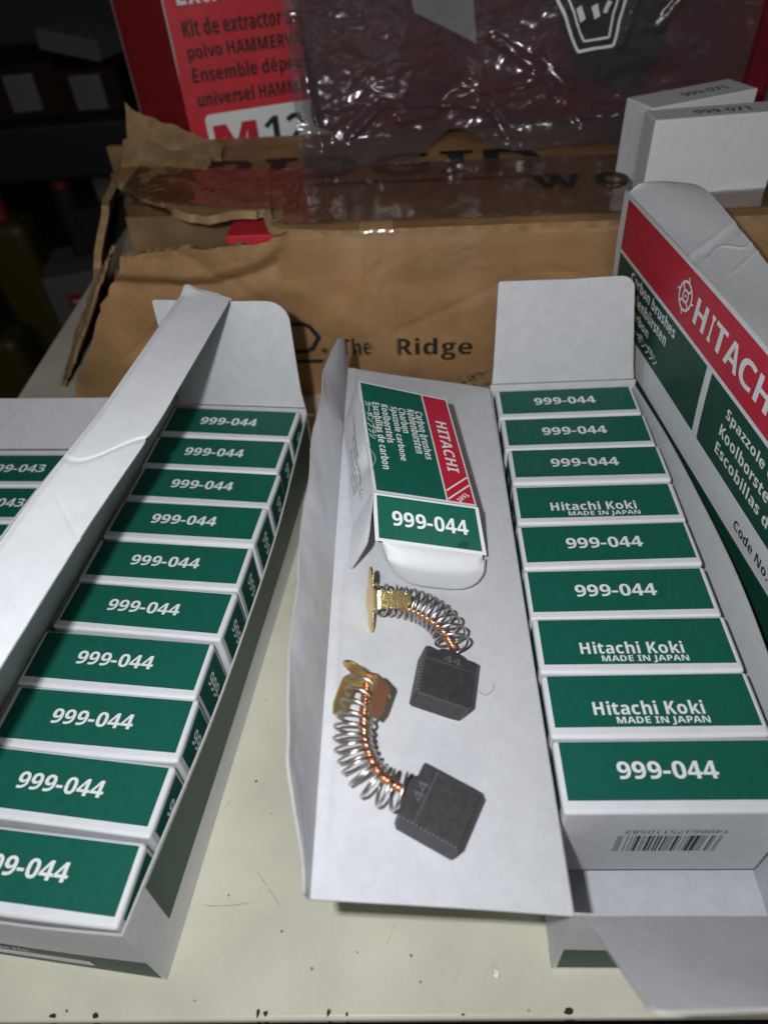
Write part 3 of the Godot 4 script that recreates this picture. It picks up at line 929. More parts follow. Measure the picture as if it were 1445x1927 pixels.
# ======================================================================= small brush boxes
var box_meshes := []
func brush_box(called: String, label: String, group: String, xf: Transform3D, print_: String, barcode := false) -> Node3D:
	var t := thing(called, label, "small box", xf, group)
	if box_meshes.is_empty():
		for k in 5:
			var b1 := rng.randf_range(-0.1, 0.55)
			var b2 := rng.randf_range(-0.25, 0.25)
			var b3 := rng.randf_range(0.0, 0.5)
			var ph := rng.randf_range(0.0, 3.0)
			box_meshes.append(rounded_box(Vector3(47.6, 32.0, 16.3), 1.0, func(p: Vector3) -> Vector3:
				var hi := smoothstep(20.0, 32.0, p.y)
				var lip := smoothstep(6.6, 8.1, p.z)
				var q := p
				q.z += lip * (b1 * cos(p.x / 47.6 * PI) * hi + 0.5 * b1 * cos(p.x / 47.6 * PI))
				q.y += lip * hi * (b2 * sin(p.x / 24.0 + ph) - 0.25 * b3)
				return q))
		box_meshes.append(rounded_box(Vector3(47.6, 32.0, 16.3), 1.0))
	obj("carton_body", box_meshes[5 if barcode else rng.randi() % 5], t, M["white card"])
	var tilt := rng.randf_range(-0.006, 0.006)
	var top := panel(t, "green_panel", Vector3(rng.randf_range(-0.25, 0.25), 32.04, -0.75 + rng.randf_range(-0.2, 0.2)), Vector3(1, 0, tilt), Vector3(tilt, 0, -1), 45.0 + rng.randf_range(-0.3, 0.3), 13.2 + rng.randf_range(-0.25, 0.2), M["green ink"])
	if print_ == "maker":
		words(top, "printed_words", "Hitachi Koki", Vector3(-1.0, -1.9, 0.03), Vector3.RIGHT, Vector3.UP, 24.6, 3.5, M["pale ink"])
		words(top, "printed_words", "MADE IN JAPAN", Vector3(1.6, -5.2, 0.03), Vector3.RIGHT, Vector3.UP, 20.4, 2.1, M["pale ink"])
	else:
		words(top, "printed_number", print_, Vector3(-0.6, 0.0, 0.03), Vector3.RIGHT, Vector3.UP, 20.8, 3.9, M["pale ink"])
	for s in [-1.0, 1.0]:
		var sp := panel(t, "green_side", Vector3(s * 23.84, 16.0, -0.4), Vector3.DOWN, Vector3(0, 0, -s), 28.6, 12.8, M["green ink"])
		words(sp, "printed_number", print_ if print_ != "maker" else "999-044", Vector3(-2.6, 0.4, 0.03), Vector3.RIGHT, Vector3.UP, 18.0, 3.9, M["pale ink"])
	if barcode:
		var bc := panel(t, "white_back", Vector3(0, 16.0, 8.18), Vector3.LEFT, Vector3.DOWN, 45.0, 29.0, M["white card"])
		words(bc, "printed_code", "T4966375110583", Vector3(-1.0, -6.6, 0.03), Vector3.RIGHT, Vector3.UP, 21.5, 1.9, M["black ink"], plain_font)
		var mesh := ean("4966375110583", 22.0, 8.4)
		obj("barcode", mesh, bc, M["black ink"]).position = Vector3(0.0, -0.4, 0.03) * 0.001
	return t

func ean(code: String, w: float, h: float) -> ArrayMesh:
	var L := ["0001101", "0011001", "0010011", "0111101", "0100011", "0110001", "0101111", "0111011", "0110111", "0001011"]
	var par := ["LLLLLL", "LLGLGG", "LLGGLG", "LLGGGL", "LGLLGG", "LGGLLG", "LGGGLL", "LGLGLG", "LGLGGL", "LGGLGL"]
	var bits := "101"
	for i in range(1, 13):
		var d: String = L[int(code[i])]
		var inv := ""
		for ch in d: inv += "1" if ch == "0" else "0"
		if i <= 6:
			bits += d if par[int(code[0])][i - 1] == "L" else inv.reverse()
		else:
			bits += inv
		if i == 6: bits += "01010"
	bits += "101"
	var st := begin()
	var m := w / bits.length()
	var k := 0
	while k < bits.length():
		if bits[k] == "1":
			var e := k
			while e < bits.length() and bits[e] == "1": e += 1
			var x0 := (k * m - w * 0.5) * 0.001
			var x1 := (e * m - w * 0.5 - 0.03) * 0.001
			var y := h * 0.0005
			flat_quad(st, Vector3(x0, -y, 0), Vector3(x1, -y, 0), Vector3(x1, y, 0), Vector3(x0, y, 0), Vector3(0, 0, 1))
			k = e
		else:
			k += 1
	return st.commit()

# ======================================================================= trays
func row_frame(x: float, y: float, z: float, d: Vector3) -> Transform3D:
	var r := Vector3(d.z, 0, -d.x)
	return Transform3D(Basis(r, Vector3.UP, d), Vector3(x, y, z) * 0.001)

# Floor and four walls in the tray's own mm (x 0..width across, z 0..length towards the viewer).
func tray_shell(t: Node3D, wd: float, ln: float, h: float, bow_l: float, bow_r: float, green_near: bool):
	into = Transform3D()
	obj("tray_floor", sheet(patch(Vector3(0, 1.0, ln), Vector3(wd, 1.0, ln), Vector3(wd, 1.0, 0), Vector3(0, 1.0, 0)), 2, 2, 0.7, M["board"], M["white card"], M["cut edge"]), t)
	var right := func(u: float, v: float) -> Vector3:   # faces outwards (+x)
		return Vector3(wd + bow_r * sin(PI * clampf(u, 0, 1)) * v * v, 0.3 + (h - 0.3) * v + 0.25 * sin(u * 17.0) * v, ln * (1.0 - u))
	var left := func(u: float, v: float) -> Vector3:    # faces outwards (-x)
		return Vector3(-bow_l * sin(PI * clampf(u, 0, 1)) * v * v, 0.3 + (h - 0.3) * v, ln * u)
	var rw := obj("side_wall", sheet(right, 40, 6, 0.5, M["white card"], M["board"], M["cut edge"]), t)
	var lw := obj("side_wall", sheet(left, 40, 6, 0.5, M["white card"], M["board"], M["cut edge"]), t)
	obj("green_band", skin(right, 0.055, 0.985, 0.33, 0.96, 40, 3, 0.05, M["dark green ink"]), rw)
	obj("green_band", skin(left, 0.015, 0.945, 0.33, 0.96, 40, 3, 0.05, M["dark green ink"]), lw)
	var near := func(u: float, v: float) -> Vector3:
		return Vector3(wd * u, 0.3 + (h - 0.3) * v, ln + 0.02 + 0.8 * sin(PI * u) * v)
	var nw := obj("end_wall", sheet(near, 16, 6, 0.5, M["white card"], M["board"], M["cut edge"]), t)
	if green_near:
		obj("green_band", skin(near, 0.02, 0.98, 0.03, 0.40, 16, 2, 0.05, M["dark green ink"]), nw)
	var far := func(u: float, v: float) -> Vector3:
		return Vector3(wd * (1.0 - u), 0.3 + (h + 2.0 - 0.3) * v, -0.02)
	obj("end_wall", sheet(far, 4, 4, 0.5, M["white card"], M["board"], M["cut edge"]), t)

# An end flap with rounded outer corners; a..b is the fold, going up `len` along `dir` (tray mm).
func end_flap(t: Node3D, called: String, a: Vector3, b: Vector3, dir: Vector3, ln: float, inset_a: float, inset_b: float, ra: float, rb: float, curl: float, slant := 0.0):
	var nrm := (b - a).cross(dir).normalized()
	var f := func(u: float, v: float) -> Vector3:
		var y := v * ln
		var ia := inset_a * minf(v * 6.0, 1.0) + inset_a * 0.5 * v
		var ib := inset_b * minf(v * 6.0, 1.0) + inset_b * 0.5 * v + slant * v
		if y > ln - ra:
			ia += ra - sqrt(maxf(0.0, ra * ra - pow(y - ln + ra, 2.0)))
		if y > ln - rb:
			ib += rb - sqrt(maxf(0.0, rb * rb - pow(y - ln + rb, 2.0)))
		var ax := (b - a).normalized()
		return a + ax * ia + (b - a - ax * (ia + ib)) * u + dir.normalized() * y + nrm * (curl * v * v + 0.25 * sin(u * 7.0 + v * 4.0) * v)
	obj(called, sheet_of_rows(f, 16), t)

func sheet_of_rows(f: Callable, nu: int) -> ArrayMesh:
	# rows crowd towards the outer end so that round corners stay round
	var g := func(u: float, v: float) -> Vector3:
		return f.call(u, 1.0 - pow(1.0 - v, 2.2))
	return sheet(g, nu, 26, 0.5, M["board"], M["white card"], M["cut edge"])

func make_left_tray():
	var d := Vector3(-0.1915, 0, 0.9815).normalized()
	var r := Vector3(d.z, 0, -d.x)
	var o := Vector3(-73.1, 0, -219.9) - r * 1.0 - d * 1.2
	var xf := Transform3D(Basis(r, Vector3.UP, d), o * 0.001)
	var t := thing("brush_tray", "open tray packed with ten green 999-044 boxes, lid leaning over them", "tray", xf, "open cardboard trays of brush boxes")
	tray_shell(t, 50.0, 169.6, 32.5, 0.5, 4.2, true)
	into = Transform3D()
	# near wall print: code line and its white label
	words(t, "printed_code", "Code No.", Vector3(15.5, 10.6, 169.98), Vector3.RIGHT, Vector3.UP, 12.0, 2.0, M["pale ink"])
	panel(t, "paper_label", Vector3(21.0, 6.6, 169.9), Vector3.RIGHT, Vector3.UP, 27.0, 3.6, M["white card"])
	# lid standing on the left wall, leaning to the right; its tuck folds over
	var lean := func(z: float) -> float:
		return deg_to_rad(lerpf(19.5, 17.0, smoothstep(60.0, 110.0, z)))
	var lid := func(u: float, v: float) -> Vector3:
		var z := lerpf(170.0, -0.5, u)
		var a: float = lean.call(z)
		return Vector3(-0.2 + 50.0 * v * sin(a) + 1.2 * sin(v * PI) * (0.4 + 0.6 * sin(u * 5.0)), 32.6 + 50.0 * v * cos(a), z)
	obj("lid", sheet(lid, 44, 12, 0.5, M["board"], M["green ink"], M["cut edge"]), t)
	var tuck := func(u: float, v: float) -> Vector3:
		var z := lerpf(170.0, -0.5, u)
		var a: float = lean.call(z)
		var w := 15.2
		var fz := z + 0.5
		if fz < 5.0:
			w = 15.2 * (0.68 + 0.32 * sqrt(1.0 - pow(1.0 - fz / 5.0, 2.0)))
		if fz < 3.0:
			w -= 1.4 * sin(fz * 2.6)
		var edge := Vector3(-0.2 + 50.0 * sin(a), 32.6 + 50.0 * cos(a), z)
		var b := deg_to_rad(-6.0 - 6.0 * sin(u * 2.2))
		var p := edge + Vector3(cos(b), sin(b), 0) * w * v
		p.y += 0.9 * smoothstep(0.0, 0.12, v) * 0.4
		# creases across the strip
		var c1 := z - (79.0 + 9.0 * (0.5 - v) + 3.0 * sin(v * 5.0))
		p.y += 0.08 * exp(-pow(c1 / 0.4, 2.0)) - 0.20 * exp(-pow((c1 - 1.2) / 1.1, 2.0))
		p.y -= 0.028 * smoothstep(-1.0, 2.0, c1) * minf(c1 + 1.0, 26.0)
		p.x -= 0.7 * exp(-pow((c1 - 0.8) / 1.0, 2.0)) * v
		var c2 := z - (92.0 + 16.0 * v)
		p.y -= 0.14 * exp(-pow(c2 / 0.7, 2.0)) * smoothstep(0.1, 0.5, v)
		p.y += 0.10 * sin(v * PI) * sin(u * 13.0) + rough(Vector3(z, v * 20.0, 2), 0.18, 0.5)
		p.y += 1.2 * smoothstep(6.0, 0.0, fz) * smoothstep(0.5, 0.0, v)
		return p
	obj("tuck_flap", sheet(tuck, 520, 48, 0.5, M["board"], M["white card"], M["cut edge"]), t)
	end_flap(t, "end_flap", Vector3(2.2, 34.6, -0.3), Vector3(49.6, 34.6, -0.3), Vector3(0, 1, -0.02), 40.5, 0.3, 0.6, 1.0, 7.0, -0.8)
	var ord := ["farthest", "second from the far end", "third from the far end", "fourth from the far end", "fifth from the far end", "sixth, just past the middle", "seventh, fourth from the near end", "third from the near end", "second from the near end", "nearest"]
	for k in 10:
		var jit := Vector3(rng.randf_range(-0.6, 0.6), rng.randf_range(-0.5, 0.4), 0)
		var p := Vector3(-73.1, 2.5, -219.9) + r * (24.0 + jit.x) + d * (16.69 * (k + 0.5)) + Vector3(0, jit.y, 0)
		var b := Basis(r, Vector3.UP, d) * Basis(Vector3.UP, rng.randf_range(-0.014, 0.014)) * Basis(Vector3.RIGHT, rng.randf_range(-0.015, 0.04)) * Basis(Vector3.BACK, rng.randf_range(-0.008, 0.008))
		brush_box("brush_box", "green 999-044 box in the left tray, %s of its ten" % ord[k], "small boxes filling the left tray", Transform3D(b, p * 0.001), "999-044")

func make_right_tray():
	var d := Vector3(-0.0737, 0, 0.9973).normalized()
	var r := Vector3(d.z, 0, -d.x)
	var o := Vector3(42.3, 0, -209.4) - r * 1.2 - d * 1.4
	var xf := Transform3D(Basis(r, Vector3.UP, d), o * 0.001)
	var t := thing("brush_tray", "open tray with nine green boxes, one gap and its lid folded out left", "tray", xf, "open cardboard trays of brush boxes")
	tray_shell(t, 50.6, 170.0, 36.8, 0.2, 6.0, true)
	# lid folded out to the left, given in world mm
	into = xf.affine_inverse()
	var FL := Vector3(-8.5, 45.7, -218.5)
	var FR := Vector3(41.0, 36.9, -211.5)
	var NR := Vector3(28.8, 37.6, -40.9)
	var NL := Vector3(-18.8, 47.3, -44.4)
	var lid := func(u: float, v: float) -> Vector3:   # u: near -> far, v: left -> hinge? (du x dv looks up)
		var a := NL.lerp(NR, u)
		var b := FL.lerp(FR, u)
		if v > 0.97 and u < 0.1:
			pass
		var p := a.lerp(b, v)
		p.y += 0.5 * sin(v * 5.0 + u * 2.0) * sin(u * PI) + 0.35 * exp(-pow((u - 0.045) / 0.012, 2.0)) * smoothstep(0.05, 0.08, v)
		return p
	obj("lid", sheet(lid, 70, 40, 0.5, M["board"], M["green ink"], M["cut edge"]), t)
	var wdir := (FR - FL).normalized()
	var up := Vector3(0.2, 1, 0).normalized()
	var tuck := func(u: float, v: float) -> Vector3:   # u: fold -> outer edge, v: near -> far
		var w := 16.0
		w *= smoothstep(-0.02, 0.115, v) if v < 0.115 else 1.0
		w = maxf(w, 3.0 * (1.0 - v))
		if v > 0.96:
			w *= 1.0 - 0.30 * (v - 0.96) / 0.04
		var vv := minf(v, 1.0)
		var g := deg_to_rad(66.0 + 12.0 * smoothstep(0.85, 1.0, v) + 6.0 * smoothstep(0.2, 0.0, v) - 10.0 * u * sin(v * PI))
		var base := NL.lerp(FL, vv)
		var p := base + (-wdir * -cos(g) * -1.0 + up * sin(g)) * w * u
		p.x += -0.3 * sin(v * 31.0) * u * u + rough(Vector3(0, v * 160.0, u * 20.0), 0.6, 1.0) * u
		return p
	var tk := func(u: float, v: float) -> Vector3: return tuck.call(1.0 - u, v)
	obj("tuck_flap", sheet(tk, 14, 90, 0.5, M["board"], M["white card"], M["cut edge"]), t)
	into = Transform3D()
	end_flap(t, "end_flap", Vector3(0.6, 38.8, -0.3), Vector3(50.0, 38.8, -0.3), Vector3(0.0, 1, -0.01), 38.5, 0.2, 0.3, 0.8, 4.0, 0.5, 6.2)
	# near flap stands up towards the viewer
	var b := deg_to_rad(54.0)
	end_flap(t, "end_flap", Vector3(49.6, 36.9, 170.2), Vector3(1.6, 36.9, 170.2), Vector3(0, sin(b), cos(b)), 38.0, 1.0, 1.0, 4.0, 2.0, 2.2)
	var kinds := ["999-044", "999-044", "999-044", "maker", "999-044", "999-044", "maker", "maker", "999-044"]
	var labs := ["green 999-044 box in the right tray, farthest of its nine", "green 999-044 box in the right tray, second from the far end", "green 999-044 box in the right tray, third from the far end", "green maker's name box between two 999-044 boxes in the right tray", "green 999-044 box in the right tray, fifth of nine", "green 999-044 box in the right tray just behind two maker's name boxes", "green maker's name box, farther of the adjoining two in the right tray", "green maker's name box, second from the near end of the right tray", "green 999-044 box with upside-down barcode facing the tray's gap"]
	var turn := [0.0, -0.004, -0.006, -0.012, 0.006, 0.0, -0.008, 0.0, 0.0]
	for k in 9:
		var off: float = [0.0, 0.3, 0.9, 0.5, 0.0, -0.2, 0.0, 0.0, 0.0][k]
		var p := Vector3(42.3, 5.4, -209.4) + r * (24.0 + off) + d * (16.69 * (k + 0.5)) + Vector3(0, rng.randf_range(-0.3, 0.2), 0)
		var bb := Basis(r, Vector3.UP, d) * Basis(Vector3.UP, turn[k]) * Basis(Vector3.RIGHT, rng.randf_range(-0.01, 0.025))
		brush_box("brush_box", labs[k], "small boxes in the right tray", Transform3D(bb, p * 0.001), kinds[k], k == 8)

func make_far_left_tray():
	var r := Vector3(0.992, 0, 0.127).normalized()
	var d := Vector3(-0.127, 0, 0.992).normalized()
	var o := Vector3(-145.6, 0, -203.0)
	var xf := Transform3D(Basis(r, Vector3.UP, d), o * 0.001)
	var t := thing("brush_tray", "tray of 999-043 boxes half hidden under the leaning lid", "tray", xf, "open cardboard trays of brush boxes")
	tray_shell(t, 50.0, 170.0, 33.0, 0.3, 0.5, true)
	into = Transform3D()
	var ef := func(u: float, v: float) -> Vector3:
		return Vector3(lerpf(0.5, 49.5, u), 35.2 + 7.4 * v, -0.5 - 19.5 * v)
	obj("end_flap", sheet(ef, 10, 10, 0.5, M["board"], M["white card"], M["cut edge"]), t)
	obj("pink_reflection", skin(func(u: float, v: float) -> Vector3: return ef.call(lerpf(0.20, 0.385, v) + 0.013 * u, lerpf(0.30, 0.97, v)), 0, 1, 0, 1, 1, 10, 0.15, M["painted pink reflection"]), t)  # reflection of the red strip, drawn on the flap as pink colour
	for k in 4:
		var p := o + r * 25.0 + d * (1.4 + 16.69 * (k + 0.5)) + Vector3(0, 2.5, 0)
		var w := ["farthest one, beside the white end flap", "second one, half under the leaning lid", "third one, cut by the left border", "fourth one, almost wholly hidden"]
		brush_box("brush_box", "green 999-043 box in the far left tray, %s" % w[k], "small 999-043 boxes", Transform3D(Basis(r, Vector3.UP, d), p * 0.001), "999-043")

func make_printed_tray():
	var d := Vector3(0.0267, 0, 0.9996).normalized()
	var r := Vector3(d.z, 0, -d.x)
	var o := Vector3(93.6, 0, -240.0)
	var xf := Transform3D(Basis(r, Vector3.UP, d), o * 0.001)
	var t := thing("brush_tray", "tray at the right whose standing lid shows a red maker's band", "tray", xf, "open cardboard trays of brush boxes")
	tray_shell(t, 50.0, 170.0, 36.8, 0.3, 0.3, true)
	into = Transform3D()
	var H := 53.0
	var lid := func(u: float, v: float) -> Vector3:    # looks to the left; u: far -> near
		var z := lerpf(-5.0, 171.0, u)
		var a := deg_to_rad(-3.0 + 0.8 * sin(u * 4.0))
		return Vector3(-0.4 + H * v * sin(a) - 0.8 * sin(v * PI), 36.9 + H * v * cos(a), z)
	obj("lid", sheet(lid, 50, 12, 0.5, M["white card"], M["board"], M["cut edge"]), t)
	obj("red_band", skin(lid, 0.026, 1.0, 0.652, 0.972, 50, 4, 0.06, M["red ink"]), t)
	obj("green_band", skin(lid, 0.026, 0.448, 0.195, 0.626, 22, 6, 0.06, M["dark green ink"]), t)
	obj("green_band", skin(lid, 0.467, 1.0, 0.195, 0.626, 36, 6, 0.06, M["dark green ink"]), t)
	# lettering set on the lid by local frames
	var spot := func(u: float, v: float) -> Array:
		var p: Vector3 = lid.call(u, v)
		var x: Vector3 = (lid.call(u + 0.01, v) - lid.call(u - 0.01, v)).normalized()
		var y: Vector3 = (lid.call(u, v + 0.01) - lid.call(u, v - 0.01)).normalized()
		return [p + x.cross(y).normalized() * 0.22, x, y]
	var put := func(s: String, u: float, v: float, w: float, h: float, m: String) -> void:
		bent_words(t, "printed_words", s, lid, func(x: float, y: float) -> Vector2: return Vector2(u + (x - 0.5) * w / 176.0, v + (y - 0.5) * h / 53.0), 0.12, M[m])
	var at_mm := func(z: float) -> float: return (z + 5.0) / 176.0
	var letters := [["H", 63.4, 7.4], ["I", 70.6, 2.0], ["T", 76.2, 7.0], ["A", 84.2, 8.0], ["C", 92.6, 7.8], ["H", 101.6, 7.4], ["I", 108.6, 2.0]]
	for l in letters:
		put.call(l[0], at_mm.call(l[1]), 43.0 / 53.0, l[2], 7.6, "pale ink")
	put.call("Carbon brushes", at_mm.call(32.0), 30.4 / 53.0, 39.0, 3.9, "pale ink")
	put.call("Kohlenbürsten", at_mm.call(28.5), 25.0 / 53.0, 36.0, 4.1, "pale ink")
	put.call("Charbon", at_mm.call(22.5), 19.6 / 53.0, 21.0, 3.5, "pale ink")
	put.call("Spazzole carbone", at_mm.call(112.0), 28.2 / 53.0, 45.0, 4.3, "pale ink")
	put.call("Koolborstels", at_mm.call(105.0), 22.6 / 53.0, 33.0, 3.9, "pale ink")
	put.call("Escobillas de carbon", at_mm.call(116.5), 16.6 / 53.0, 56.0, 3.9, "pale ink")
	put.call("Code No.", at_mm.call(116.5), 3.6 / 53.0, 20.0, 3.6, "black ink")
	var ka = spot.call(at_mm.call(30.6), 14.5 / 53.0)
	kana(t, ka[0], ka[1], ka[2], 3.6, 3.6)
	# round emblem on the red band
	var e = spot.call(57.5 / 176.0, 43.4 / 53.0)
	var ring := PackedVector2Array()
	for k in 33:
		ring.append(Vector2.from_angle(TAU * k / 32.0) * 4.1)
	var em := obj("printed_emblem", ribbon(ring, 0.8, M["pale ink"]), t)
	em.transform = frame(e[0], e[1], e[2])
	var small := PackedVector2Array()
	for k in 25:
		small.append(Vector2.from_angle(TAU * k / 24.0) * 1.7)
	obj("emblem_stroke", ribbon(small, 0.7, M["pale ink"]), em)
	obj("emblem_stroke", ribbon(PackedVector2Array([Vector2(-0.3, 0), Vector2(0.3, 0)]), 0.7, M["pale ink"]), em)
	for k in 4:
		var a := PI * 0.25 + PI * 0.5 * k
		obj("emblem_stroke", ribbon(PackedVector2Array([Vector2.from_angle(a) * 1.9, Vector2.from_angle(a) * 3.9]), 0.75, M["pale ink"]), em)
		a += PI * 0.25
		obj("emblem_stroke", ribbon(PackedVector2Array([Vector2.from_angle(a - 0.12) * 4.4, Vector2.from_angle(a) * 5.5]), 0.6, M["pale ink"]), em)
	# tuck strip over the top
	var tuck := func(u: float, v: float) -> Vector3:   # u: far -> near reversed so that it looks up
		var uu := 1.0 - u
		var z := lerpf(-1.0, 171.0, uu)
		var a := deg_to_rad(-3.0 + 0.8 * sin(uu * 4.0))
		var edge := Vector3(-0.4 + H * sin(a), 36.9 + H * cos(a), z)
		var w := 20.0
		var fz := z + 1.0
		if fz < 14.0:
			w = 20.0 * (0.30 + 0.70 * sqrt(1.0 - pow(1.0 - fz / 14.0, 2.0)))
		var b := deg_to_rad(12.0 - 22.0 * smoothstep(0.0, 0.5, uu))
		var p := edge + Vector3(cos(b), sin(b), 0) * w * v
		p.y += 2.0 * sin(v * PI) * (1.0 - smoothstep(0.0, 0.3, uu))
		var c1 := z - (32.0 + 16.0 * (1.0 - v))
		p.y += 0.22 * exp(-pow(c1 / 0.9, 2.0)) - 0.35 * exp(-pow((c1 - 3.0) / 2.5, 2.0))
		var c2 := z - (50.0 - 7.0 * v + 2.0 * sin(v * 9.0))
		p.y += 0.25 * exp(-pow(c2 / 0.6, 2.0)) * smoothstep(0.1, 0.3, v)
		var c3 := z - (66.0 - 18.0 * v)
		p.y += 0.22 * exp(-pow(c3 / 0.7, 2.0)) * smoothstep(0.25, 0.5, v)
		p.y += rough(Vector3(z, v * 24.0, 12), 0.2, 0.4)
		return p
	obj("tuck_flap", sheet(tuck, 400, 40, 0.5, M["board"], M["white card"], M["cut edge"]), t)
	end_flap(t, "end_flap", Vector3(1.0, 38.6, -0.3), Vector3(49.5, 38.6, -0.3), Vector3(0, 1, -0.12), 24.0, 0.3, 0.6, 1.0, 6.0, -0.5)

# Seven katakana as strokes: carbon brush
func kana(parent: Node, at: Vector3, x: Vector3, y: Vector3, step: float, size: float):
	var g := [
		[[Vector2(0.1, 0.72), Vector2(0.88, 0.72), Vector2(0.82, 0.1), Vector2(0.66, 0.14)], [Vector2(0.48, 0.98), Vector2(0.44, 0.5), Vector2(0.1, 0.05)]],
		[[Vector2(0.08, 0.5), Vector2(0.92, 0.5)]],
		[[Vector2(0.06, 0.7), Vector2(0.9, 0.7)], [Vector2(0.48, 0.95), Vector2(0.48, 0.05)], [Vector2(0.28, 0.5), Vector2(0.1, 0.2)], [Vector2(0.68, 0.5), Vector2(0.88, 0.22)], [Vector2(0.78, 1.0), Vector2(0.86, 0.86)], [Vector2(0.92, 1.02), Vector2(1.0, 0.88)]],
		[[Vector2(0.12, 0.85), Vector2(0.36, 0.68)], [Vector2(0.1, 0.1), Vector2(0.55, 0.25), Vector2(0.92, 0.75)]],
		[[Vector2(0.1, 0.78), Vector2(0.84, 0.78), Vector2(0.7, 0.35), Vector2(0.2, 0.02)], [Vector2(0.8, 1.0), Vector2(0.88, 0.88)], [Vector2(0.94, 1.04), Vector2(1.02, 0.9)]],
		[[Vector2(0.18, 0.92), Vector2(0.82, 0.92)], [Vector2(0.1, 0.62), Vector2(0.88, 0.62), Vector2(0.7, 0.25), Vector2(0.25, 0.02)]],
		[[Vector2(0.15, 0.9), Vector2(0.38, 0.78)], [Vector2(0.06, 0.62), Vector2(0.3, 0.5)], [Vector2(0.12, 0.06), Vector2(0.55, 0.22), Vector2(0.92, 0.7)]],
	]
	var st := begin()
	var flip := 0
	for k in g.size():
		for line in g[k]:
			for i in line.size() - 1:
				var a: Vector2 = Vector2((k - 3.5) * step, -size * 0.5) + line[i] * size
				var b: Vector2 = Vector2((k - 3.5) * step, -size * 0.5) + line[i + 1] * size
				var e: Vector2 = (b - a).normalized() * size * 0.06
				var n2 := Vector2(-e.y, e.x)
				flip += 1
				var v := []
				for p in [a + n2 - e * 0.6, a - n2 - e * 0.6, b - n2 + e * 0.6, b + n2 + e * 0.6]:
					v.append(Vector3(p.x, p.y, 0.003 * (flip % 5)) * 0.001)
				flat_quad(st, v[0], v[1], v[2], v[3], Vector3(0, 0, 1))
	var o := obj("printed_words", st.commit(), parent, M["pale ink"])
	o.transform = frame(at, x, y)

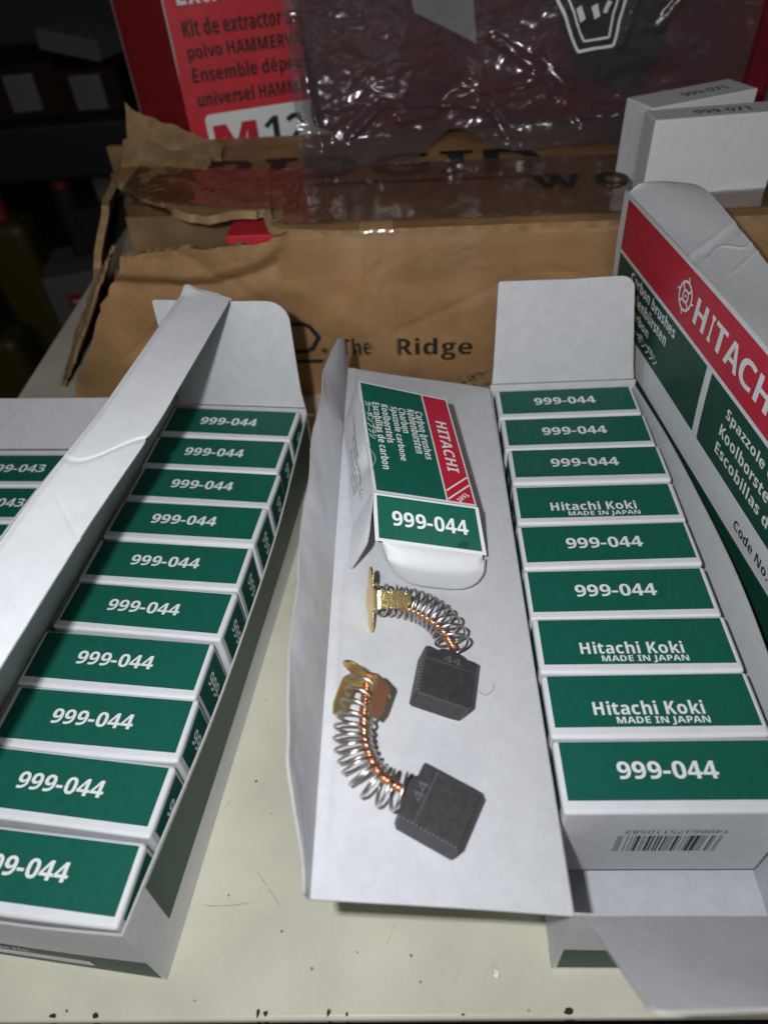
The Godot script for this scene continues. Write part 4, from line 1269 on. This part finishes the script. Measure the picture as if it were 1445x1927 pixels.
# ======================================================================= the opened small box
func make_small_box():
	var TFL := Vector3(-4.7, 65.9, -179.5)
	var TFR := Vector3(22.0, 55.3, -181.1)
	var TNR := Vector3(24.8, 51.9, -136.4)
	var TNL := Vector3(-2.2, 62.6, -133.9)
	var BFL := Vector3(-10.6, 46.6, -184.5)
	var BNL := Vector3(-8.6, 46.2, -139.5)
	var BFR := Vector3(17.5, 41.0, -184.0)
	var BNR := Vector3(20.4, 40.4, -138.0)
	var t := thing("opened_brush_box", "opened small green and red box lying on the folded-out lid", "small box", frame(Vector3(5, 44, -161), TFR - TFL, (TFR - TFL).cross(TNL - TFL) * -1.0))
	into = t.transform.affine_inverse()
	var wob := func(f: Callable, amp: float) -> Callable:
		return func(u: float, v: float) -> Vector3:
			return f.call(u, v) + Vector3(0, 1, 0.2) * amp * sin(clampf(u, 0, 1) * PI) * sin(clampf(v, 0, 1) * PI)
	# top: u left -> right, v near -> far, looks up
	var top: Callable = wob.call(patch(TNL, TNR, TFR, TFL), 0.5)
	obj("top_panel", sheet(top, 12, 16, 0.45, M["white card"], M["board"], M["cut edge"]), t)
	obj("green_panel", skin(top, 0.03, 0.698, 0.015, 0.985, 12, 16, 0.05, M["green ink"]), t)
	obj("red_panel", skin(top, 0.715, 0.982, 0.015, 0.985, 6, 16, 0.05, M["red ink"]), t)
	var crease := func(u: float, v: float) -> Vector3:   # left side, bulging where the card buckled
		var p: Vector3 = patch(BFL, BNL, TNL, TFL).call(u, v)
		var out := Vector3(-0.9, 0.25, 0)
		return p + out * (0.9 * sin(u * PI) * sin(v * PI) - 1.7 * exp(-pow((u - 0.72) / 0.08, 2.0)) * v * v + 0.5 * sin(u * 15.0) * v * v * 0.4)
	obj("side_panel", sheet(crease, 30, 10, 0.45, M["white card"], M["board"], M["cut edge"]), t)
	obj("side_panel", sheet(patch(BNR, BFR, TFR, TNR), 4, 4, 0.45, M["white card"], M["board"], M["cut edge"]), t)
	obj("bottom_panel", sheet(patch(BFL, BFR, BNR, BNL), 4, 4, 0.45, M["white card"], M["board"], M["cut edge"]), t)
	obj("far_end", sheet(patch(BFR, BFL, TFL, TFR), 4, 4, 0.45, M["white card"], M["board"], M["cut edge"]), t)
	# near end: hinged lid hanging almost shut, its tongue bent out on to the lid below
	var PL := Vector3(-2.9, 49.6, -129.2)
	var PR := Vector3(26.3, 42.6, -127.0)
	var endp := patch(PL, PR, TNR + Vector3(0.3, -0.1, 0.3), TNL + Vector3(-0.3, 0, 0.3))
	obj("end_panel", sheet(endp, 8, 8, 0.45, M["white card"], M["board"], M["cut edge"]), t)
	obj("green_panel", skin(endp, 0.035, 0.965, 0.07, 0.965, 6, 6, 0.05, M["green ink"]), t)
	var tongue := func(u: float, v: float) -> Vector3:   # v: outer edge -> fold
		var s := 1.0 - v
		var L := 11.6 * pow(maxf(0.0, 1.0 - pow(absf(u * 2.0 - 1.0), 3.2)), 0.5)
		var a := PL.lerp(PR, 0.06 + 0.90 * u + 0.02 * s)
		var p := a + Vector3(-0.06 * L * s, 0, L * s)
		var floor_y := 37.0 - 0.2 * (p.x - 34.85) + 1.3
		p.y = lerpf(a.y, floor_y + 1.2 * s * s, smoothstep(0.0, 0.55, s))
		return p
	obj("tongue", sheet(tongue, 40, 16, 0.45, M["white card"], M["board"], M["cut edge"]), t)
	var dust := func(u: float, v: float) -> Vector3:     # left dust flap, pointing at the viewer
		var a := BNL.lerp(TNL, v) + Vector3(-0.3, -0.2, 0.4)
		var b := Vector3(-10.4, 46.4, -121.8).lerp(Vector3(-4.6, 55.5, -123.5), v)
		var k := sqrt(maxf(0.0, 1.0 - pow(absf(v * 2.0 - 1.0), 8.0)))
		return a.lerp(b, u * (0.75 + 0.25 * k)) + Vector3(-0.3, 0.1, 0) * sin(u * PI) * 0.5
	obj("dust_flap", sheet(dust, 12, 14, 0.45, M["white card"], M["board"], M["cut edge"]), t)
	# printing: lines run from the far end to the near end, letter tops towards the red band
	var on := func(u: float, v: float, lift: float) -> Vector3:
		var p: Vector3 = top.call(u, v)
		return (into * (p * 0.001)) * 1000.0 + (into.basis * (TNR - TNL).cross(TFL - TNL).normalized()) * lift
	var lx := into.basis * (TNL - TFL).normalized()
	var ly := into.basis * (TFR - TFL).normalized()
	var line := func(s: String, u: float, v: float, w: float, h: float) -> void:
		bent_words(t, "printed_words", s, top, func(x: float, y: float) -> Vector2: return Vector2(u + (y - 0.5) * h / 28.8, v - (x - 0.5) * w / 45.4), 0.1, M["pale ink"])
	line.call("HITACHI", 0.850, 0.50, 21.2, 3.4)
	bent_words(t, "printed_words", "1set", top, func(x: float, y: float) -> Vector2: return Vector2(0.880 + (-(x - 0.5) * 3.3 + (y - 0.5) * 1.2) / 28.8, 0.056 + (-(x - 0.5) * 3.3 - (y - 0.5) * 1.2) / 45.4), 0.1, M["pale ink"])
	line.call("Carbon brushes", 0.622, 0.563, 20.6, 2.4)
	line.call("Kohlenbürsten", 0.537, 0.585, 19.0, 2.6)
	line.call("Charbon", 0.438, 0.668, 11.0, 2.3)
	line.call("Spazzole carbone", 0.343, 0.54, 22.8, 2.7)
	line.call("Koolborstels", 0.255, 0.613, 16.6, 2.3)
	line.call("Escobillas de carbon", 0.163, 0.498, 27.5, 2.3)
	kana(t, on.call(0.078, 0.617, 0.14), lx, ly, 2.35, 2.1)
	for k in 2:
		var f := func(u: float, v: float) -> Vector3:
			return top.call(lerpf(0.72, 0.978, u), (0.085 if k == 0 else 0.018) + 0.145 * u + 0.014 * v)
		obj("printed_line", skin(f, 0, 1, 0, 1, 4, 1, 0.14, M["pale ink"]), t)
	# number on the hanging end
	var ex := into.basis * (PR - PL).normalized()
	var ey := into.basis * (TNL - PL).normalized()
	var en := ex.cross(ey).normalized()
	bent_words(t, "printed_number", "999-044", endp, func(x: float, y: float) -> Vector2: return Vector2(0.165 + 0.70 * x, 0.38 + 0.31 * y), 0.1, M["pale ink"])
	var sm := obj("ink_smudge", slab(PackedVector2Array([Vector2(-1.6, -0.6), Vector2(-0.4, -1.0), Vector2(1.0, -0.5), Vector2(1.5, 0.5), Vector2(0.2, 0.9), Vector2(-1.2, 0.4)]), 0.04, 0.01), t, M["dark green ink"])
	sm.transform = frame((into * (endp.call(0.80, 0.16) * 0.001)) * 1000.0 + en * 0.3, ex, ey)
	# fine print on the white side
	var sx := into.basis * (BFL - BNL).normalized()
	var sy := into.basis * (TNL - BNL).normalized()
	var sn := sx.cross(sy).normalized()
	# (u runs far -> near, v up; the lines read from the far end with their feet towards the top edge)
	for q in [["CARBON BRUSHES FOR POWER TOOLS", 0.42, 0.66, 0.40, 0.06], ["HITACHI KOKI CO., LTD.", 0.60, 0.56, 0.46, 0.085], ["MADE IN JAPAN", 0.64, 0.43, 0.36, 0.055], ["READ MANUAL BEFORE USE", 0.62, 0.34, 0.40, 0.05], ["999-044", 0.72, 0.22, 0.20, 0.055]]:
		bent_words(t, "fine_print", q[0], crease, func(x: float, y: float) -> Vector2: return Vector2(q[1] - (x - 0.5) * q[3], q[2] - (0.5 - y) * q[4] * -1.0 * -1.0), 0.12, M["faded ink"], plain_font)
	obj("warning_mark", skin(crease, 0.855, 0.925, 0.50, 0.515, 3, 1, 0.12, M["faded ink"]), t)
	for k in 2:
		obj("warning_mark", skin(func(u: float, v: float) -> Vector3: return crease.call(lerpf(0.855 if k == 0 else 0.925, 0.89, u), lerpf(0.50, 0.66, u) + 0.015 * v), 0, 1, 0, 1, 4, 1, 0.12, M["faded ink"]), t)

# ======================================================================= carbon brushes
func make_brushes():
	make_brush("carbon brush with its spring curling left below the opened box", Vector3(11.2, 48.0, -87.6), Vector3(11.5, -4.0, 3.2), Vector3(-1.8, 0.2, 13.4), 12.6, 13.2,
		[Vector3(-4.4, 50.2, -109.0), Vector3(1.2, 48.3, -109.6), Vector3(7.6, 47.7, -107.0), Vector3(12.2, 47.3, -101.6), Vector3(13.4, 46.6, -95.6)],
		Vector3(-4.6, 50.4, -109.0), Vector3(0.965, -0.24, -0.11), Vector3(0.337, 0.70, 0.617), -1.0, 0.92)
	make_brush("carbon brush turned askew, nearest the lid's front edge", Vector3(6.1, 49.6, -58.6), Vector3(5.9, -0.5, -10.2), Vector3(10.8, -2.2, 7.7), 12.4, 13.0,
		[Vector3(-6.8, 52.8, -84.0), Vector3(-9.5, 52.6, -76.5), Vector3(-9.8, 51.6, -69.8), Vector3(-6.4, 50.2, -63.8), Vector3(0.8, 48.4, -61.4)],
		Vector3(-6.6, 53.2, -84.6), Vector3(-0.36, -0.10, 0.934), Vector3(0.791, 0.494, 0.357), 1.0, 0.92, "brass copper reflection")

func make_brush(label: String, c: Vector3, u: Vector3, v: Vector3, wu: float, wv: float, axis: Array, plate: Vector3, a: Vector3, vv: Vector3, inner: float, size := 1.0, clip := "brass"):
	var U := u.normalized()
	var V := (v - U * v.dot(U)).normalized()
	var N := V.cross(U).normalized()
	var t := thing("carbon_brush", label, "carbon brush", Transform3D(Basis(U, -V, N), c * 0.001), "loose carbon brushes on the lid")
	# block in its own plane: x along U, y towards the spring
	var w := wu * 0.5
	var l := wv * 0.5
	var poly := PackedVector2Array([Vector2(-w, -l + 0.5), Vector2(-w + 0.5, -l), Vector2(w - 1.0, -l), Vector2(w, -l + 1.0), Vector2(w, l - 0.7), Vector2(w - 0.5, l - 0.4)])
	for k in 9:
		var q := PI * k / 8.0
		poly.append(Vector2(3.0 * cos(q), l - 0.4 + 1.1 * sin(q)))
	poly.append(Vector2(-w + 0.9, l - 0.1))
	poly.append(Vector2(-w, l - 0.9))
	obj("carbon_block", slab(poly, 6.0, 0.28), t, M["carbon"])
	var ln := obj("scored_line", ribbon(PackedVector2Array([Vector2(-w + 0.4, l - 3.6), Vector2(w - 0.5, l - 3.6)]), 0.14, M["carbon mark"]), t)
	ln.position = Vector3(0, 0, 0.00003)
	words(t, "stamped_number", "44", Vector3(0.4, l - 2.2, 0.03), Vector3.RIGHT, Vector3.UP, 4.2, 1.7, M["carbon mark"], plain_font)
	var side := begin()
	for k in 14:
		var y := -l + 0.8 + (wv - 1.6) * k / 13.0
		flat_quad(side, Vector3(-w + 0.05, y - 0.28, 0.0) * 0.001 + Vector3(0, 0, 0.00004), Vector3(-w + 0.55, y - 0.1, 0.0) * 0.001 + Vector3(0, 0, 0.00004), Vector3(-w + 0.55, y + 0.15, 0.0) * 0.001 + Vector3(0, 0, 0.00004), Vector3(-w + 0.05, y + 0.28, 0.0) * 0.001 + Vector3(0, 0, 0.00004), Vector3(0, 0, 1))
	obj("milled_edge", side.commit(), t, M["carbon mark"])
	# coil spring round the axis
	var ax := smooth_path(axis, 24)
	var total := 0.0
	var cum := [0.0]
	for i in ax.size() - 1:
		total += ax[i].distance_to(ax[i + 1])
		cum.append(total)
	var at := func(s: float) -> Array:
		var i := 0
		while i < ax.size() - 2 and cum[i + 1] < s: i += 1
		var k: float = (s - cum[i]) / maxf(1e-5, cum[i + 1] - cum[i])
		var d: Vector3 = (ax[mini(i + 2, ax.size() - 1)] - ax[maxi(i - 1, 0)]).normalized()
		var n1 := d.cross(Vector3.UP).normalized()
		return [ax[i].lerp(ax[i + 1], k), d, n1, n1.cross(d)]
	var coil := PackedVector3Array()
	var turns := 13.0
	var steps := int(turns * 22)
	for i in steps + 1:
		var h := float(i) / steps
		var q = at.call(total * (h + 0.035 * sin(h * TAU)))
		var ang := TAU * turns * h
		var rad := 3.75
		coil.append(q[0] + (q[2] * cos(ang) + q[3] * sin(ang)) * rad)
	var st := begin()
	tube(st, coil, 0.34, 7)
	obj("coil_spring", st.commit(), t, M["steel wire"])
	var cp := begin()
	for k in 4:
		var path := PackedVector3Array()
		for i in 121:
			var h := i / 120.0
			var q = at.call(total * h)
			var ang := TAU * (9.0 * h + k / 4.0)
			var o: Vector3 = q[2] * inner * -2.5 * sin(h * PI) + q[3] * 0.9 * sin(h * PI)
			path.append(q[0] + o + (q[2] * cos(ang) + q[3] * sin(ang)) * 0.5)
		tube(cp, path, 0.46, 6)
	obj("copper_lead", cp.commit(), t, M["copper"])
	# brass terminal: cross-shaped plate, two arms bent along the spring
	var Aa := a.normalized()
	var Vv := (vv - Aa * vv.dot(Aa)).normalized()
	var Uu := Vv.cross(Aa).normalized()
	var cross_ := PackedVector2Array()
	for s in [1.0, -1.0]:
		for k in 7:
			var q: float = -PI * 0.5 + PI * k / 6.0
			cross_.append(Vector2(s * (6.0 + 2.6 * cos(q)), s * 2.1 * sin(q)))
		cross_.append(Vector2(s * 3.2, s * 2.2))
		cross_.append(Vector2(s * 2.4, s * 4.5))
		cross_.append(Vector2(s * -2.4, s * 4.5))
		cross_.append(Vector2(s * -3.2, s * 2.2))
	for k in cross_.size():
		cross_[k] *= size
	var pl := obj("terminal_plate", slab(cross_, 0.5, 0.1), t, M["brass"])
	pl.transform = t.transform.affine_inverse() * Transform3D(Basis(Uu, Vv, Uu.cross(Vv)), plate * 0.001)
	into = t.transform.affine_inverse()
	for s in [1.0, -1.0]:
		var f := func(p: float, q: float) -> Vector3:
			var x := lerpf(-2.3, 2.3, p) * size
			var y := q * 9.4 * size
			if y > 7.2 * size:
				x *= 1.0 - 0.22 * (y - 7.2 * size)
			var hh := 4.6 * lerpf(1.0, size, 0.3)
			var off: Vector3
			if y < 1.2:
				var an := y / 1.2 * PI * 0.5
				off = Vv * s * (hh - 0.5 + 0.75 * sin(an)) + Aa * 0.75 * (1.0 - cos(an))
			else:
				off = Vv * s * (hh + 0.25) + Aa * (0.75 + y - 1.2)
			return plate + Uu * x * s + off
		var am: Material = M[clip] if s > 0.0 else M["brass"]
		obj("terminal_arm", sheet(f, 6, 22, 0.5, am, am, M["brass"]), t)

# ======================================================================= small litter
func make_crumbs():
	into = Transform3D()
	var sp := SphereMesh.new()
	sp.radius = 0.00085; sp.height = 0.0019; sp.radial_segments = 24; sp.rings = 12
	var b := obj("glue_bead", sp, self, M["clear bead"])
	b.position = Vector3(16.1, 0.75, -40.9) * 0.001
	b.set_meta("label", "clear glass-like bead on the cream table by the front edge")
	b.set_meta("category", "bead")
	into = Transform3D()
	var st := begin()
	tube(st, smooth_path([Vector3(17.2, 45.0, -85.5), Vector3(19.5, 41.2, -86.2), Vector3(21.5, 40.2, -88.0), Vector3(22.0, 40.6, -89.4)], 8), 0.03, 5)
	var h := obj("loose_hair", st.commit(), self, M["black ink"])
	h.set_meta("label", "fine dark hair beside the upper carbon brush")
	h.set_meta("category", "hair")
	# pale dust on the table in front of the lid
	st = begin()
	for k in 46:
		var c := Vector3(rng.randf_range(-40, 28), 0.06, rng.randf_range(-44, -35.5)) if k < 30 else Vector3(rng.randf_range(-55, 0), 0.06, rng.randf_range(-160, -45))
		var r := rng.randf_range(0.05, 0.16)
		var q := []
		for i in 5:
			var a := TAU * i / 5.0
			q.append((c + Vector3(cos(a), 0, sin(a)) * r * rng.randf_range(0.6, 1.3)) * 0.001)
		var top := (c + Vector3(0, r * 0.8, 0)) * 0.001
		for i in 5:
			var n: Vector3 = (q[i] + q[(i + 1) % 5]) * 0.5 - c * 0.001 + Vector3(0, 0.0001, 0)
			tri(st, q[i], q[(i + 1) % 5], top, n.normalized(), n.normalized(), n.normalized())
	var du := obj("dust", st.commit(), self, M["pale ink"])
	du.set_meta("label", "pale dust specks scattered over the cream table top")
	du.set_meta("category", "dust")
	du.set_meta("kind", "stuff")
